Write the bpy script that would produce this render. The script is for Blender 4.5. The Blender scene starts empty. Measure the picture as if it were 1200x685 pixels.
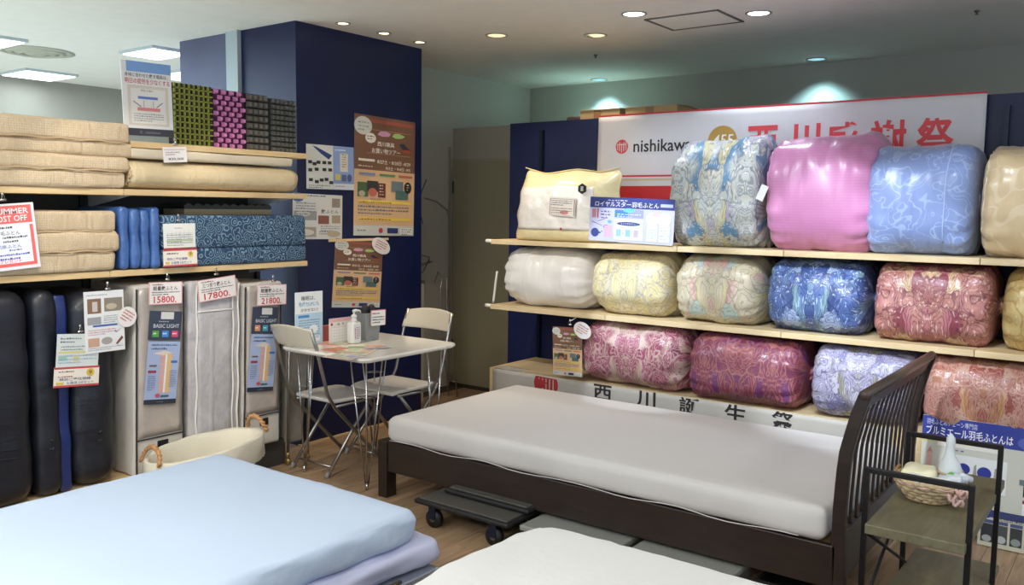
import bpy, math, random
from mathutils import Vector, Matrix, noise
from math import sin, cos, pi, sqrt, radians, atan2

# ------------------------------------------------------------------ camera
S = bpy.context.scene
COL = S.collection
FPX, YAW, PIT, ROL, H = 1018.11, -0.641203, -0.0961204, 0.0117873, 1.5
FW = Vector((sin(YAW)*cos(PIT), cos(YAW)*cos(PIT), sin(PIT)))
_r = FW.cross(Vector((0, 0, 1))).normalized(); _u = _r.cross(FW)
RT = _r*cos(ROL)+_u*sin(ROL); UP = -_r*sin(ROL)+_u*cos(ROL)
EYE = Vector((0, 0, H))
cd = bpy.data.cameras.new('camera'); cam = bpy.data.objects.new('camera', cd); COL.objects.link(cam)
cd.sensor_width = 36; cd.lens = FPX*36/1200; cd.clip_start = 0.05
m = Matrix((RT, UP, -FW)).transposed().to_4x4(); m.translation = EYE; cam.matrix_world = m
S.camera = cam
# measured photograph points carried onto known real planes (fixed numbers, evaluated once)
def ray(x, y): return FW*FPX+RT*(x-600)-UP*(y-342.5)
def zp(x, y, z): d = ray(x, y); return EYE+d*((z-H)/d.z)
def yp(x, y, Y): d = ray(x, y); return EYE+d*(Y/d.y)
def xp(x, y, X): d = ray(x, y); return EYE+d*(X/d.x)

# ------------------------------------------------------------------ world and exposure
W = bpy.data.worlds.new('world'); S.world = W; W.use_nodes = True
W.node_tree.nodes['Background'].inputs[0].default_value = (0.72, 0.86, 1.0, 1)
W.node_tree.nodes['Background'].inputs[1].default_value = 0.95
S.view_settings.view_transform = 'Standard'; S.view_settings.look = 'None'
S.view_settings.exposure = 0.0; S.view_settings.gamma = 1; S.view_settings.use_curve_mapping = False
CEIL = 2.607

# ------------------------------------------------------------------ lights the shop has (ceiling light tables)
# (x, y, ceiling lamp colour, watts, cone degrees, aim point or None, in view)
SPOTS = [
 (-4.065, 3.702, 'warm', 16, 60, (-3.75, 3.65, 0)), (-4.069, 4.052, 'warm', 16, 60, (-3.75, 4.0, 0)), (-4.082, 4.401, 'warm', 16, 60, (-3.8, 4.35, 0)),
 (-3.509, 4.503, 'warm', 30, 95, None), (-2.98, 4.851, 'warm', 18, 80, (-3.1, 5.0, 1.2)), (-2.483, 4.451, 'cool', 24, 100, None), (-1.896, 4.818, 'cool', 24, 100, None),
 (-3.946, 6.494, 'cyan', 45, 110, None), (-2.098, 6.474, 'cyan', 40, 110, None),
]
AIMED = [
 (-2.50, 2.95, 'cool', 190, 22, (-2.40, 4.55, 1.12)), (-3.35, 2.8, 'white', 110, 32, (-3.25, 4.6, 1.25)),
 (-1.8, 2.9, 'cool', 85, 32, (-1.6, 4.6, 1.3)), (-1.2, 2.7, 'cool', 140, 34, (-1.25, 4.5, 1.05)),
 (-2.6, 2.6, 'cool', 140, 22, (-2.3, 4.5, .62)), (-0.8, 2.7, 'cool', 100, 44, (-0.7, 4.5, .9)), (-1.35, 2.3, 'cool', 120, 22, (-1.2, 4.5, .58)),
 (-2.9, 1.9, 'white', 40, 50, (-4.1, 2.4, 1.0)), (-2.9, 2.5, 'white', 34, 50, (-4.1, 3.2, 1.0)), (-2.6, 1.2, 'white', 40, 60, (-4.0, 1.6, 1.0)),
]
LCOL = dict(warm=(1, .80, .58), white=(1, .94, .86), cool=(.80, .89, 1), cyan=(.42, .80, .95))

# ------------------------------------------------------------------ helpers
MATS = {}
def lin(c):
    if isinstance(c, str): c = [int(c[i:i+2], 16)/255 for i in (0, 2, 4)]
    return tuple(((v/12.92) if v <= .04045 else ((v+.055)/1.055)**2.4) for v in c)+(1,)
class NT:
    def __init__(s, name):
        s.m = bpy.data.materials.new(name); s.m.use_nodes = True; s.t = s.m.node_tree; s.b = s.t.nodes['Principled BSDF']
    def n(s, typ, ins=None, **kw):
        nd = s.t.nodes.new(typ)
        for k, v in kw.items(): setattr(nd, k, v)
        for k, v in (ins or {}).items():
            if hasattr(v, 'is_linked') or isinstance(v, bpy.types.NodeSocket): s.t.links.new(v, nd.inputs[k])
            else: nd.inputs[k].default_value = v
        return nd
    def math(s, op, a, b=0.0, c=0.0): return s.n('ShaderNodeMath', {0: a, 1: b, 2: c}, operation=op).outputs[0]
    def mix(s, f, a, b):
        nd = s.n('ShaderNodeMix', data_type='RGBA')
        for i, v in ((0, f), (6, a), (7, b)):
            if isinstance(v, bpy.types.NodeSocket): s.t.links.new(v, nd.inputs[i])
            else: nd.inputs[i].default_value = v
        return nd.outputs[2]
    def ramp(s, f, stops, interp='LINEAR'):
        nd = s.n('ShaderNodeValToRGB', {0: f}); cr = nd.color_ramp; cr.interpolation = interp
        while len(cr.elements) < len(stops): cr.elements.new(.5)
        for e, (p, c) in zip(cr.elements, stops): e.position = p; e.color = c if len(c) == 4 else lin(c)
        return nd.outputs[0]
    def set(s, k, v):
        if isinstance(v, bpy.types.NodeSocket): s.t.links.new(v, s.b.inputs[k])
        else: s.b.inputs[k].default_value = v
def M(name, col=None, rough=.6, metal=0, var=0.0, vscale=8, bump=0, bscale=60, coat=0, stretch=(1, 1, 1), emit=None, trans=0, sheen=0, alpha=1):
    if name in MATS: return MATS[name]
    t = NT(name); c = lin(col); t.set('Base Color', c); t.set('Roughness', rough); t.set('Metallic', metal)
    if var or bump:
        tc = t.n('ShaderNodeTexCoord').outputs['Object']
        mp = t.n('ShaderNodeMapping', {0: tc, 3: stretch}).outputs[0]
    if var:
        nz = t.n('ShaderNodeTexNoise', {'Vector': mp, 'Scale': vscale, 'Detail': 6.0}).outputs[0]
        lo = tuple(v*(1-var) for v in c[:3])+(1,); hi = tuple(min(1, v*(1+var)) for v in c[:3])+(1,)
        t.set('Base Color', t.ramp(nz, [(.3, lo), (.7, hi)]))
    if bump:
        nz = t.n('ShaderNodeTexNoise', {'Vector': mp, 'Scale': bscale, 'Detail': 3.0}).outputs[0]
        bn = t.n('ShaderNodeBump', {'Height': nz, 'Strength': bump, 'Distance': .01}).outputs[0]; t.set('Normal', bn)
    if coat: t.set('Coat Weight', coat); t.set('Coat Roughness', .18)
    if emit: t.set('Emission Color', lin(emit[0])); t.set('Emission Strength', emit[1])
    if trans: t.set('Transmission Weight', trans)
    if sheen: t.set('Sheen Weight', sheen)
    if alpha < 1: t.set('Alpha', alpha)
    MATS[name] = t.m; return t.m
def ink(c):
    k = 'ink_'+c
    return M(k, c, .55)

class G:
    """collects faces for ONE mesh object"""
    def __init__(s): s.v = []; s.f = []; s.mi = []; s.sm = []
    def add(s, vs, fs, mi=0, smooth=False):
        o = len(s.v); s.v += [Vector(p) for p in vs]
        s.f += [tuple(i+o for i in f) for f in fs]; s.mi += [mi]*len(fs); s.sm += [smooth]*len(fs); return s
    def box(s, x0, x1, y0, y1, z0, z1, mi=0):
        vs = [(x, y, z) for x in (x0, x1) for y in (y0, y1) for z in (z0, z1)]
        return s.add(vs, [(0, 1, 3, 2), (4, 6, 7, 5), (0, 4, 5, 1), (2, 3, 7, 6), (0, 2, 6, 4), (1, 5, 7, 3)], mi)
    def obox(s, o, a, b, c, mi=0):
        o, a, b, c = map(Vector, (o, a, b, c))
        vs = [o+a*i+b*j+c*k for i in (0, 1) for j in (0, 1) for k in (0, 1)]
        fl = [(0, 1, 3, 2), (4, 6, 7, 5), (0, 4, 5, 1), (2, 3, 7, 6), (0, 2, 6, 4), (1, 5, 7, 3)]
        if a.cross(b).dot(c) < 0: fl = [f[::-1] for f in fl]
        return s.add(vs, fl, mi)
    def tube(s, pts, r, n=8, closed=False, mi=0, caps=True):
        pts = [Vector(p) for p in pts]; N = len(pts); rings = []
        rs = r if isinstance(r, (list, tuple)) else [r]*N
        prev = None; vs = []
        for i, p in enumerate(pts):
            a = pts[(i-1) % N] if (closed or i > 0) else p; b = pts[(i+1) % N] if (closed or i < N-1) else p
            t = (b-a).normalized()
            if prev is None:
                x = t.orthogonal().normalized()
            else:
                x = (prev-t*prev.dot(t)); x = x.normalized() if x.length > 1e-6 else t.orthogonal().normalized()
            prev = x; y = t.cross(x)
            for k in range(n): vs.append(p+(x*cos(2*pi*k/n)+y*sin(2*pi*k/n))*rs[i])
        fs = []
        for i in range(N if closed else N-1):
            for k in range(n):
                j = (i+1) % N; fs.append((i*n+k, i*n+(k+1) % n, j*n+(k+1) % n, j*n+k))
        if not closed and caps: fs.append(tuple(range(n))[::-1]); fs.append(tuple((N-1)*n+k for k in range(n)))
        return s.add(vs, fs, mi, True)
    def lathe(s, prof, n=24, c=(0, 0, 0), mi=0, axis=None, caps=True):
        c = Vector(c); vs = []
        for (r, z) in prof:
            for k in range(n):
                a = 2*pi*k/n; vs.append(c+Vector((r*cos(a), r*sin(a), z)))
        P = len(prof); fs = [(i*n+k, i*n+(k+1) % n, (i+1)*n+(k+1) % n, (i+1)*n+k) for i in range(P-1) for k in range(n)]
        if caps: fs.append(tuple(range(n))[::-1]); fs.append(tuple((P-1)*n+k for k in range(n)))
        return s.add(vs, fs, mi, True)
    def sheet(s, fn, nu, nv, mi=0, th=0, smooth=True):
        """fn(u,v)->point ; th = thickness vector"""
        vs = [fn(i/nu, j/nv) for j in range(nv+1) for i in range(nu+1)]
        w = nu+1; fs = [(j*w+i, j*w+i+1, (j+1)*w+i+1, (j+1)*w+i) for j in range(nv) for i in range(nu)]
        if th:
            th = Vector(th); n = len(vs); vs = vs+[Vector(p)-th for p in vs]
            fs += [tuple(k+n for k in f[::-1]) for f in list(fs)]
            bd = [i for i in range(w)]+[j*w+nu for j in range(1, nv+1)]+[nv*w+i for i in range(nu-1, -1, -1)]+[j*w for j in range(nv-1, 0, -1)]
            fs += [(bd[k], bd[k]+n, bd[(k+1) % len(bd)]+n, bd[(k+1) % len(bd)]) for k in range(len(bd))]
        return s.add(vs, fs, mi, smooth)
    def soft(s, x0, x1, y0, y1, z0, z1, r, step=.04, fn=None, mi=0):
        lo = Vector((x0, y0, z0)); hi = Vector((x1, y1, z1)); r = min(r, (x1-x0)/2*.98, (y1-y0)/2*.98, (z1-z0)/2*.98)
        ax = []
        for a, b in zip(lo, hi):
            k = max(1, int((b-a-2*r)/step)); L = [a, a+r*.25, a+r*.6]+[a+r+(b-a-2*r)*i/k for i in range(k+1)]+[b-r*.6, b-r*.25, b]
            ax.append(L)
        idx = {}; vs = []; fs = []
        def V(i, j, k):
            q = (i, j, k)
            if q not in idx:
                p = Vector((ax[0][i], ax[1][j], ax[2][k]))
                c = Vector([min(max(p[n], lo[n]+r), hi[n]-r) for n in range(3)]); d = p-c
                if d.length > 1e-9: nrm = d.normalized(); p = c+nrm*r
                else: nrm = Vector((0, 0, 1))
                if fn: p = fn(p, nrm)
                idx[q] = len(vs); vs.append(p)
            return idx[q]
        n = [len(a)-1 for a in ax]
        for i in range(n[0]):
            for j in range(n[1]):
                fs.append((V(i, j, 0), V(i, j+1, 0), V(i+1, j+1, 0), V(i+1, j, 0))); fs.append((V(i, j, n[2]), V(i+1, j, n[2]), V(i+1, j+1, n[2]), V(i, j+1, n[2])))
        for i in range(n[0]):
            for k in range(n[2]):
                fs.append((V(i, 0, k), V(i+1, 0, k), V(i+1, 0, k+1), V(i, 0, k+1))); fs.append((V(i, n[1], k), V(i, n[1], k+1), V(i+1, n[1], k+1), V(i+1, n[1], k)))
        for j in range(n[1]):
            for k in range(n[2]):
                fs.append((V(0, j, k), V(0, j, k+1), V(0, j+1, k+1), V(0, j+1, k))); fs.append((V(n[0], j, k), V(n[0], j+1, k), V(n[0], j+1, k+1), V(n[0], j, k+1)))
        return s.add(vs, fs, mi, True)
    def build(s, name, mats, parent=None, bevel=0, label=None, origin=None):
        me = bpy.data.meshes.new(name)
        if parent is not None:
            off = Vector((0, 0, 0)); p = parent
            while p: off += p.location; p = p.parent
        else:
            xs = [v.x for v in s.v]; ys = [v.y for v in s.v]; zs = [v.z for v in s.v]
            off = Vector(((min(xs)+max(xs))/2, (min(ys)+max(ys))/2, min(zs))) if origin is None else Vector(origin)
        me.from_pydata([tuple(v-off) for v in s.v], [], s.f)
        if not isinstance(mats, (list, tuple)): mats = [mats]
        for mm in mats: me.materials.append(mm)
        me.polygons.foreach_set('material_index', s.mi); me.polygons.foreach_set('use_smooth', s.sm); me.update()
        o = bpy.data.objects.new(name, me); COL.objects.link(o)
        if parent is not None: o.parent = parent
        else: o.location = off
        if bevel:
            b = o.modifiers.new('bevel', 'BEVEL'); b.width = bevel; b.segments = 2; b.limit_method = 'ANGLE'
        if label: o['label'] = label
        return o
def tag(o, label, cat, group=None):
    o['label'] = label; o['category'] = cat
    if group: o['group'] = group
    return o
def thing(name, loc, label, cat, group=None):
    o = bpy.data.objects.new(name, None); COL.objects.link(o); o.location = loc; o.empty_display_size = .05
    return tag(o, label, cat, group)
def struct(o, label=None):
    o['kind'] = 'structure'
    if label: o['label'] = label
    return o
def dup(root, loc=None, rotz=None, label=None, group=None):
    def cp(o, par):
        c = o.copy(); COL.objects.link(c)
        if par: c.parent = par
        for ch in list(o.children): cp(ch, c)
        return c
    r = cp(root, None)
    if loc is not None: r.location = loc
    if rotz is not None: r.rotation_euler = (0, 0, rotz)
    if label: r['label'] = label
    if group: r['group'] = group
    return r
def nz(p, s=1.0, o=0.0): return noise.noise(Vector((p[0]*s+o, p[1]*s-o, p[2]*s+o*.7)))

# text outlines -----------------------------------------------------
_tc = {}
def glyphs(txt, bold=0.0):
    k = (txt, bold)
    if k in _tc: return _tc[k]
    cu = bpy.data.curves.new('tmp', 'FONT'); cu.body = txt; cu.size = 1; cu.resolution_u = 2; cu.offset = bold; cu.fill_mode = 'FRONT'
    o = bpy.data.objects.new('tmp', cu); COL.objects.link(o)
    dg = bpy.context.evaluated_depsgraph_get(); dg.update(); me = o.evaluated_get(dg).to_mesh()
    vs = [v.co.copy() for v in me.vertices]; fs = [tuple(p.vertices) for p in me.polygons]
    bpy.data.objects.remove(o); bpy.data.curves.remove(cu)
    if vs:
        x0 = min(v.x for v in vs); x1 = max(v.x for v in vs); y0 = min(v.y for v in vs); y1 = max(v.y for v in vs)
    else: x0 = x1 = y0 = y1 = 0
    _tc[k] = (vs, fs, x0, x1, y0, y1); return _tc[k]

def sign(name, o, r, u, w, h, base, prints, label=None, cat=None, group=None, parent=None, th=.003, warp=None, board=True, edge=None, radius=0, oval=False, lab=None):
    """flat printed board: o = lower left front corner, r/u = unit right/up, metric size w x h. prints use 0..1 fractions."""
    o = Vector(o); r = Vector(r).normalized(); u = Vector(u).normalized(); n = r.cross(u)
    wf = warp or (lambda x, y: 0.0)
    def P(x, y, k): return o+r*(x*w)+u*(y*h)+n*(wf(x, y)+k*.0004)
    g = G()
    if oval:
        N = 28; vs = [P(.5+.5*cos(2*pi*k/N), .5+.5*sin(2*pi*k/N), 0) for k in range(N)]; vs += [v-n*th for v in vs]
        g.add(vs, [tuple(range(N)), tuple(range(2*N-1, N-1, -1))]+[(k, k+N, (k+1) % N+N, (k+1) % N) for k in range(N)])
    elif warp: g.sheet(lambda a, b: P(a, b, 0), 60, 12, th=n*th)
    elif radius:
        pts = []; rx = radius/w; ry = radius/h
        for cx, cy, a0 in ((1-rx, ry, -90), (1-rx, 1-ry, 0), (rx, 1-ry, 90), (rx, ry, 180)):
            for k in range(5): a = radians(a0+k*22.5); pts.append((cx+rx*cos(a), cy+ry*sin(a)))
        N = len(pts); vs = [P(a, b, 0) for a, b in pts]; vs += [v-n*th for v in vs]
        g.add(vs, [tuple(range(N)), tuple(range(2*N-1, N-1, -1))]+[(k, k+N, (k+1) % N+N, (k+1) % N) for k in range(N)])
    else: g.obox(o-n*th, r*w, u*h, n*th)
    root = g.build(name, base, parent) if parent is not None else g.build(name, base)
    if label: tag(root, label, cat, group)
    if lab: root['label'] = lab
    par = root
    pic = G(); let = G(); pm, lm = [], []
    def mi(lst, c):
        if c not in lst: lst.append(c)
        return lst.index(c)
    lay = 1
    for p in prints:
        kd = p[0]; lay += .25
        if kd == 'r':
            _, x, y, a, b, c = p; nx = max(1, int(a*60)) if warp else 1
            pic.sheet(lambda s, t: P(x+a*s, y+b*t, lay), nx, 4 if warp else 1, mi(pm, c), smooth=False)
        elif kd == 'e':
            _, x, y, a, b, c = p; N = 24
            pic.add([P(x+a*cos(2*pi*k/N), y+b*sin(2*pi*k/N), lay) for k in range(N)], [tuple(range(N))], mi(pm, c))
        elif kd == 'p':
            pts, c = p[1], p[2]; pic.add([P(a, b, lay) for a, b in pts], [tuple(range(len(pts)))], mi(pm, c))
        elif kd == 'l':      # rows of small illegible print
            _, x, y, a, rows, dy, c = p; rnd = random.Random(int(x*991+y*77+rows))
            for q in range(rows):
                xx = x
                yy = y-q*dy
                while xx < x+a*(1 if q < rows-1 else .6):
                    ww = rnd.uniform(.012, .05)*max(1, .12/w) ; ww = min(ww, x+a-xx)
                    if ww <= .002: break
                    hh = dy*rnd.uniform(.28, .5)
                    let.sheet(lambda s, t: P(xx+ww*s, yy+hh*t, lay), 1, 1, mi(lm, c), smooth=False); xx += ww+.012
        elif kd == 't':      # text: x,y of lower left of the glyph box, width fraction (or 0), height fraction
            _, x, y, a, b, txt, c = p[:7]; bold = p[7] if len(p) > 7 else 0; slant = p[8] if len(p) > 8 else 0
            vs, fs, x0, x1, y0, y1 = glyphs(txt, bold)
            if not fs: continue
            sy = b/(y1-y0); sx = a/(x1-x0) if a else sy*h/w
            let.add([P(x+(v.x-x0)*sx+slant*(v.y-y0)*sy*h/w, y+(v.y-y0)*sy, lay) for v in vs], fs, mi(lm, c))
    if pic.f: pic.build('print', [ink(c) for c in pm], par)
    if let.f: let.build('lettering', [ink(c) for c in lm], par)
    return root
def clip(parent, p, n):
    g = G(); p = Vector(p); n = Vector(n)
    s = n.cross(Vector((0, 0, 1)))
    g.tube([p-s*.013+n*.004, p+s*.013+n*.004], .005, 8); g.tube([p-s*.005+n*.006, p-s*.005+Vector((0, 0, .018))+n*.006, p+s*.005+Vector((0, 0, .018))+n*.006, p+s*.005+n*.006], .0015, 6)
    g.tube([p+Vector((0, 0, .016)), p+Vector((0, 0, .032))], .006, 8)
    return g.build('clip', M('clip_metal', 'c9c9c6', .25, 1), parent)
XR, YR = Vector((0, 1, 0)), Vector((1, 0, 0)); ZU = Vector((0, 0, 1))
def rotuv(r, u, a): a = radians(a); return r*cos(a)+u*sin(a), u*cos(a)-r*sin(a)
def quad(kind, plane, tl, tr, br, bl):
    """size a board from its four photographed corners on a real plane"""
    f = dict(x=xp, y=yp, z=zp)[kind]
    a, b, c, d = [f(*q, plane) for q in (tl, tr, br, bl)]
    r = ((b-a)+(c-d))/2; u = ((a-d)+(b-c))/2; ce = (a+b+c+d)/4; w, h = r.length, u.length; r.normalize()
    n = r.cross(u).normalized(); u = n.cross(r).normalized()
    return ce-r*w/2-u*h/2, r, u, w, h

# ------------------------------------------------------------------ materials
m_navy = M('navy_panel', '0a1844', .5, var=.12, vscale=3, bump=.05, bscale=40)
m_ceil = M('ceiling_paint', 'f2ebe0', .9, var=.02, bump=.04, bscale=120)
m_wall = M('wall_paint', 'b9b7ab', .85, var=.03, vscale=2, bump=.05, bscale=150)
m_closet = M('closet_paint', 'aaa595', .8, var=.03, vscale=2)
m_door = M('door_paint', '9a9379', .6, var=.03, vscale=2)
m_floor = M('floor_gap', '4a3a2c', .8)
def wood(name, a, b, rough=.5, axis=(1, 1, 1), scale=14, coat=0):
    if name in MATS: return MATS[name]
    t = NT(name); tc = t.n('ShaderNodeTexCoord').outputs['Object']
    oi = t.n('ShaderNodeObjectInfo').outputs['Random']
    mp = t.n('ShaderNodeMapping', {0: tc, 3: axis})
    t.t.links.new(t.n('ShaderNodeCombineXYZ', {0: t.math('MULTIPLY', oi, 17.0), 1: t.math('MULTIPLY', oi, 31.0)}).outputs[0], mp.inputs[1])
    n1 = t.n('ShaderNodeTexNoise', {'Vector': mp.outputs[0], 'Scale': float(scale), 'Detail': 8.0, 'Roughness': .6, 'Distortion': .6}).outputs[0]
    c = t.ramp(n1, [(.3, a), (.7, b)])
    hsv = t.n('ShaderNodeHueSaturation', {'Color': c, 'Value': t.math('MULTIPLY_ADD', oi, .22, .89)}).outputs[0]
    t.set('Base Color', hsv); t.set('Roughness', rough)
    t.set('Normal', t.n('ShaderNodeBump', {'Height': n1, 'Strength': .12, 'Distance': .003}).outputs[0])
    MATS[name] = t.m; return t.m
m_plank = wood('floor_plank', '8a6f55', 'b09576', .45, (14, 1.0, 1), 3)
m_pine = wood('pine_board', 'd2b07c', 'e6cb9c', .5, (6, 1, 6), 3)
m_pinex = wood('pine_board_long', 'c9b083', 'e0cba3', .5, (1, 6, 6), 3)
m_dark = wood('dark_bed_wood', '211713', '31241e', .42, (1, 5, 5), 6)
m_olive = wood('olive_oak', '5c5840', '79745a', .5, (6, 1.2, 5), 4)
m_black = M('black_metal', '1d1b1c', .42, .4)
m_grey = M('shelf_back_grey', '4c4b47', .7, var=.05)
m_white = M('white_board', 'f2f2f0', .5)
m_post = M('upright_metal', '1b2238', .4, .5)
m_chrome = M('chrome', 'c4c4c4', .18, 1)
m_steel = M('satin_steel', 'a9a9a6', .32, 1)
m_card = M('cardboard', 'b79a6c', .8, var=.06, vscale=6)

# ------------------------------------------------------------------ setting
struct(G().box(-8.2, -4.9, -3, 6.6, -.0034, -.001).build('floor_bounce_left', M('bounce_tile', 'dcdad2', .5)), 'unseen pale floor added left of the shop to bounce light')  # pale tone added out of view to bounce light onto the ceiling
struct(G().box(-4.9, 3, -3, .6, -.0034, -.001).build('floor_bounce_front', M('bounce_tile')), 'unseen pale floor added in front of the shop to bounce light')  # unseen as well, kept pale so the ceiling catches its bounce
flo = struct(G().box(-9, 3, -3, 7, -.08, -.0035).build('floor', m_floor))
g = G().box(0, .118, 0, .9, -.003, 0); rnd = random.Random(3)
plank = None
for i in range(38):
    x = -4.62+i*.12
    y0 = .8-.9*rnd.random() if False else 1.55-rnd.random()*.9
    while y0 < 5.55:
        ln = .898
        vis = True
        if x > -2.9 and y0+.9 < 2.3: vis = False
        if x > -.9 and y0 < 2.2: vis = False
        if y0+.9 < 1.8: vis = False
        if vis:
            if plank is None:
                plank = g.build('plank', m_plank, flo); me = plank.data; plank.location = Vector((x, y0, 0))
            else:
                c = plank.copy(); COL.objects.link(c); c.parent = flo; c.location = Vector((x, y0, 0))
        y0 += .9
struct(G().box(-9, 3, -3, 7, CEIL, CEIL+.1).build('ceiling', m_ceil))
struct(G().box(-9, 3, 6.65, 6.75, 0, CEIL).build('wall_back', m_wall))
struct(G().box(-4.9, -4.78, 4.6, 6.65, 0, CEIL).build('wall_left', M('wall_paint_left', 'bcbab0', .85, var=.03, vscale=2)))
struct(G().box(-8.3, -8.2, -3, 6.65, 0, CEIL).build('wall_far_left', M('wall_far', 'a5a296', .85, var=.02)))
struct(G().box(-4.78, -4.25, 3.49, 4.6, 0, CEIL).build('wall_column', m_navy), 'navy blue boxed column wall carrying the posters')
struct(G().box(-4.9, -4.78, 3.46, 4.6, 0, CEIL).build('trim_1', M('pilaster_white', 'b8c4c8', .7)), 'narrow white pilaster left of the navy column')
struct(G().box(-5.46, -4.9, 3.49, 4.6, 0, CEIL).build('wall_panel', M('mauve_grey_panel', '5f6380', .6, var=.08, vscale=2)), 'dusky blue grey panel behind the white pilaster')
# closet with door
struct(G().box(-4.78, -3.2, 5.56, 6.65, 0, 2.155).build('wall_closet', m_closet), 'beige closet box holding the door')
dr = struct(G().box(-4.765, -3.86, 5.535, 5.56, 0, 1.90).build('door_1', M('door_frame_paint', 'a19b85', .6)), 'beige flush door of the closet')
G().box(-4.74, -3.885, 5.525, 5.536, .03, 1.875).build('door_leaf', m_door, dr, bevel=.002)
for z in (1.62, .3): G().tube([(-4.745, 5.522, z), (-4.745, 5.522, z+.1)], .007).build('hinge', M('hinge_dark', '57523f', .5, .5), dr)
struct(G().box(-4.78, -3.2, 5.52, 5.56, 0, .03).build('baseboard_back', M('base_dark', '3e3a33', .6)))
struct(G().box(-4.782, -4.775, 5.5, 5.53, 0, 2.0).build('trim_2', M('trim_beige', '9e9a8b', .7)))
# pale strip at the column foot, standing in for brightly lit floor
struct(G().box(-4.26, -4.235, 3.48, 4.61, 0, .012).build('lit_floor_strip', m_pine))
# ceiling hatch
hp = [zp(757, 22, CEIL), zp(840, 11, CEIL), zp(870, 23, CEIL), zp(790, 37, CEIL)]
hx0, hx1, hy0, hy1 = -2.505, -2.045, 4.61, 4.98
ht = thing('ceiling_hatch', ((hx0+hx1)/2, (hy0+hy1)/2, CEIL-.006), 'square ceiling access hatch with thin grey frame above the shelf', 'hatch')
g = G()
for a in ((hx0, hx1, hy0, hy0+.014), (hx0, hx1, hy1-.014, hy1), (hx0, hx0+.014, hy0, hy1), (hx1-.014, hx1, hy0, hy1)): g.box(a[0], a[1], a[2], a[3], CEIL-.006, CEIL)
g.build('frame', M('hatch_frame', '6f6a61', .5), ht); G().box(hx0+.02, hx1-.02, hy0+.02, hy1-.02, CEIL-.004, CEIL).build('panel', m_ceil, ht)

# ------------------------------------------------------------------ ceiling fittings
def light(name, kind, loc, energy, col, parent, aim=None, cone=90, size=.08, blend=.45):
    l = bpy.data.lights.new(name, kind); l.energy = energy; l.color = col
    if kind == 'SPOT': l.spot_size = radians(cone); l.spot_blend = blend; l.shadow_soft_size = size
    if kind == 'AREA': l.shape = 'RECTANGLE'; l.size, l.size_y = size
    o = bpy.data.objects.new(name, l); COL.objects.link(o); o.parent = parent; o.location = loc
    if aim is not None:
        d = Vector(aim); o.rotation_euler = d.to_track_quat('-Z', 'Y').to_euler()
    return o
DL = ['first of the three small spotlights above the navy column, nearest the corner', 'middle one of the three small spotlights above the navy column', 'last of the three small spotlights above the navy column, farthest back',
      'warm round downlight in the ceiling in front of the closet door', 'tilted warm downlight with half dark rim above the shelf end', 'bright white round downlight left of the ceiling hatch', 'white round downlight at the right corner of the ceiling hatch',
      'bluish downlight near the back wall over the cardboard boxes', 'bluish downlight near the back wall over the festival banner']
def downlight(i, x, y, kind, watt, cone, aim, label, group):
    t = thing('downlight', (x, y, CEIL), label, 'downlight', group)
    R = .035 if i < 3 else (.062 if i < 9 else .06)
    ec = {'warm': 'ffe2b0', 'white': 'fff6e8', 'cool': 'eaf2ff', 'cyan': '9fd8e6'}[kind]
    G().lathe([(R+.012, 0), (R+.012, -.004), (R, -.006), (R-.004, 0)], 24, (x, y, CEIL), caps=False).build('trim_ring', M('downlight_rim', 'b9b2a6', .4, .3), t)
    g = G()
    if i == 4: g.add([(x+(R-.004)*cos(a*pi/12), y+(R-.004)*sin(a*pi/12), CEIL-.003) for a in range(-8, 10)], [tuple(range(18))[::-1]])
    else: g.lathe([(R-.004, -.003), (.001, -.003)], 20, (x, y, CEIL), caps=False)
    g.build('lens', M('lamp_'+kind+('_dim' if i in (3, 4, 7, 8) else ''), ec, .5, emit=(ec, 1.3 if i in (3, 4) else (1.0 if i in (7, 8) else 6))), t)
    d = None
    if aim: d = Vector(aim)-Vector((x, y, CEIL))
    light('lamp', 'SPOT', (0, 0, -.02), watt, LCOL[kind], t, d if d else (0, 0, -1), cone, size=.03 if i >= 20 else .05, blend=.35 if i >= 20 else .6)
for i, s in enumerate(SPOTS): downlight(i, *s[:2], s[2], s[3], s[4], s[5], DL[i], 'round downlights in the ceiling')
for j, s in enumerate(AIMED): downlight(20+j, *s[:2], s[2], s[3], s[4], s[5], 'ceiling spotlight outside the frame aimed at the shelves', 'spotlights out of frame')
# lighting panels: far ones in view, then unseen ones added as fill
def panel_light(x0, x1, y0, y1, watt, col, label, group, drop=.02, off=False):
    t = thing('ceiling_light', ((x0+x1)/2, (y0+y1)/2, CEIL-drop), label, 'ceiling light', group)
    G().box(x0-.02, x1+.02, y0-.02, y1+.02, CEIL-drop, CEIL).build('housing', M('light_housing', 'c8d2d6', .5), t)
    G().box(x0, x1, y0, y1, CEIL-drop-.006, CEIL-drop).build('diffuser', M('panel_glow', 'ffffff', .5, emit=('f4fbff', 3)), t)
    light('lamp', 'AREA', (0, 0, -.03), watt, col, t, (0, 0, -1), size=(x1-x0, y1-y0))
panel_light(-6.15, -5.75, 3.47, 3.75, 22, (.75, .9, 1), 'square lit ceiling panel beside the dusky blue panel', 'far ceiling light panels')
panel_light(-7.0, -6.3, 4.2, 4.5, 12, (.75, .9, 1), 'lit ceiling panel behind the tilted notice, partly hidden', 'far ceiling light panels')
panel_light(-8.05, -7.6, 3.45, 3.85, 3, (.75, .9, 1), 'flat lit ceiling panel above the stacked mattresses at far left', 'far ceiling light panels')
panel_light(-6.9, -6.3, 2.45, 2.85, 25, (.75, .9, 1), 'lit ceiling panel cut by the left edge of the photo', 'far ceiling light panels')
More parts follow.
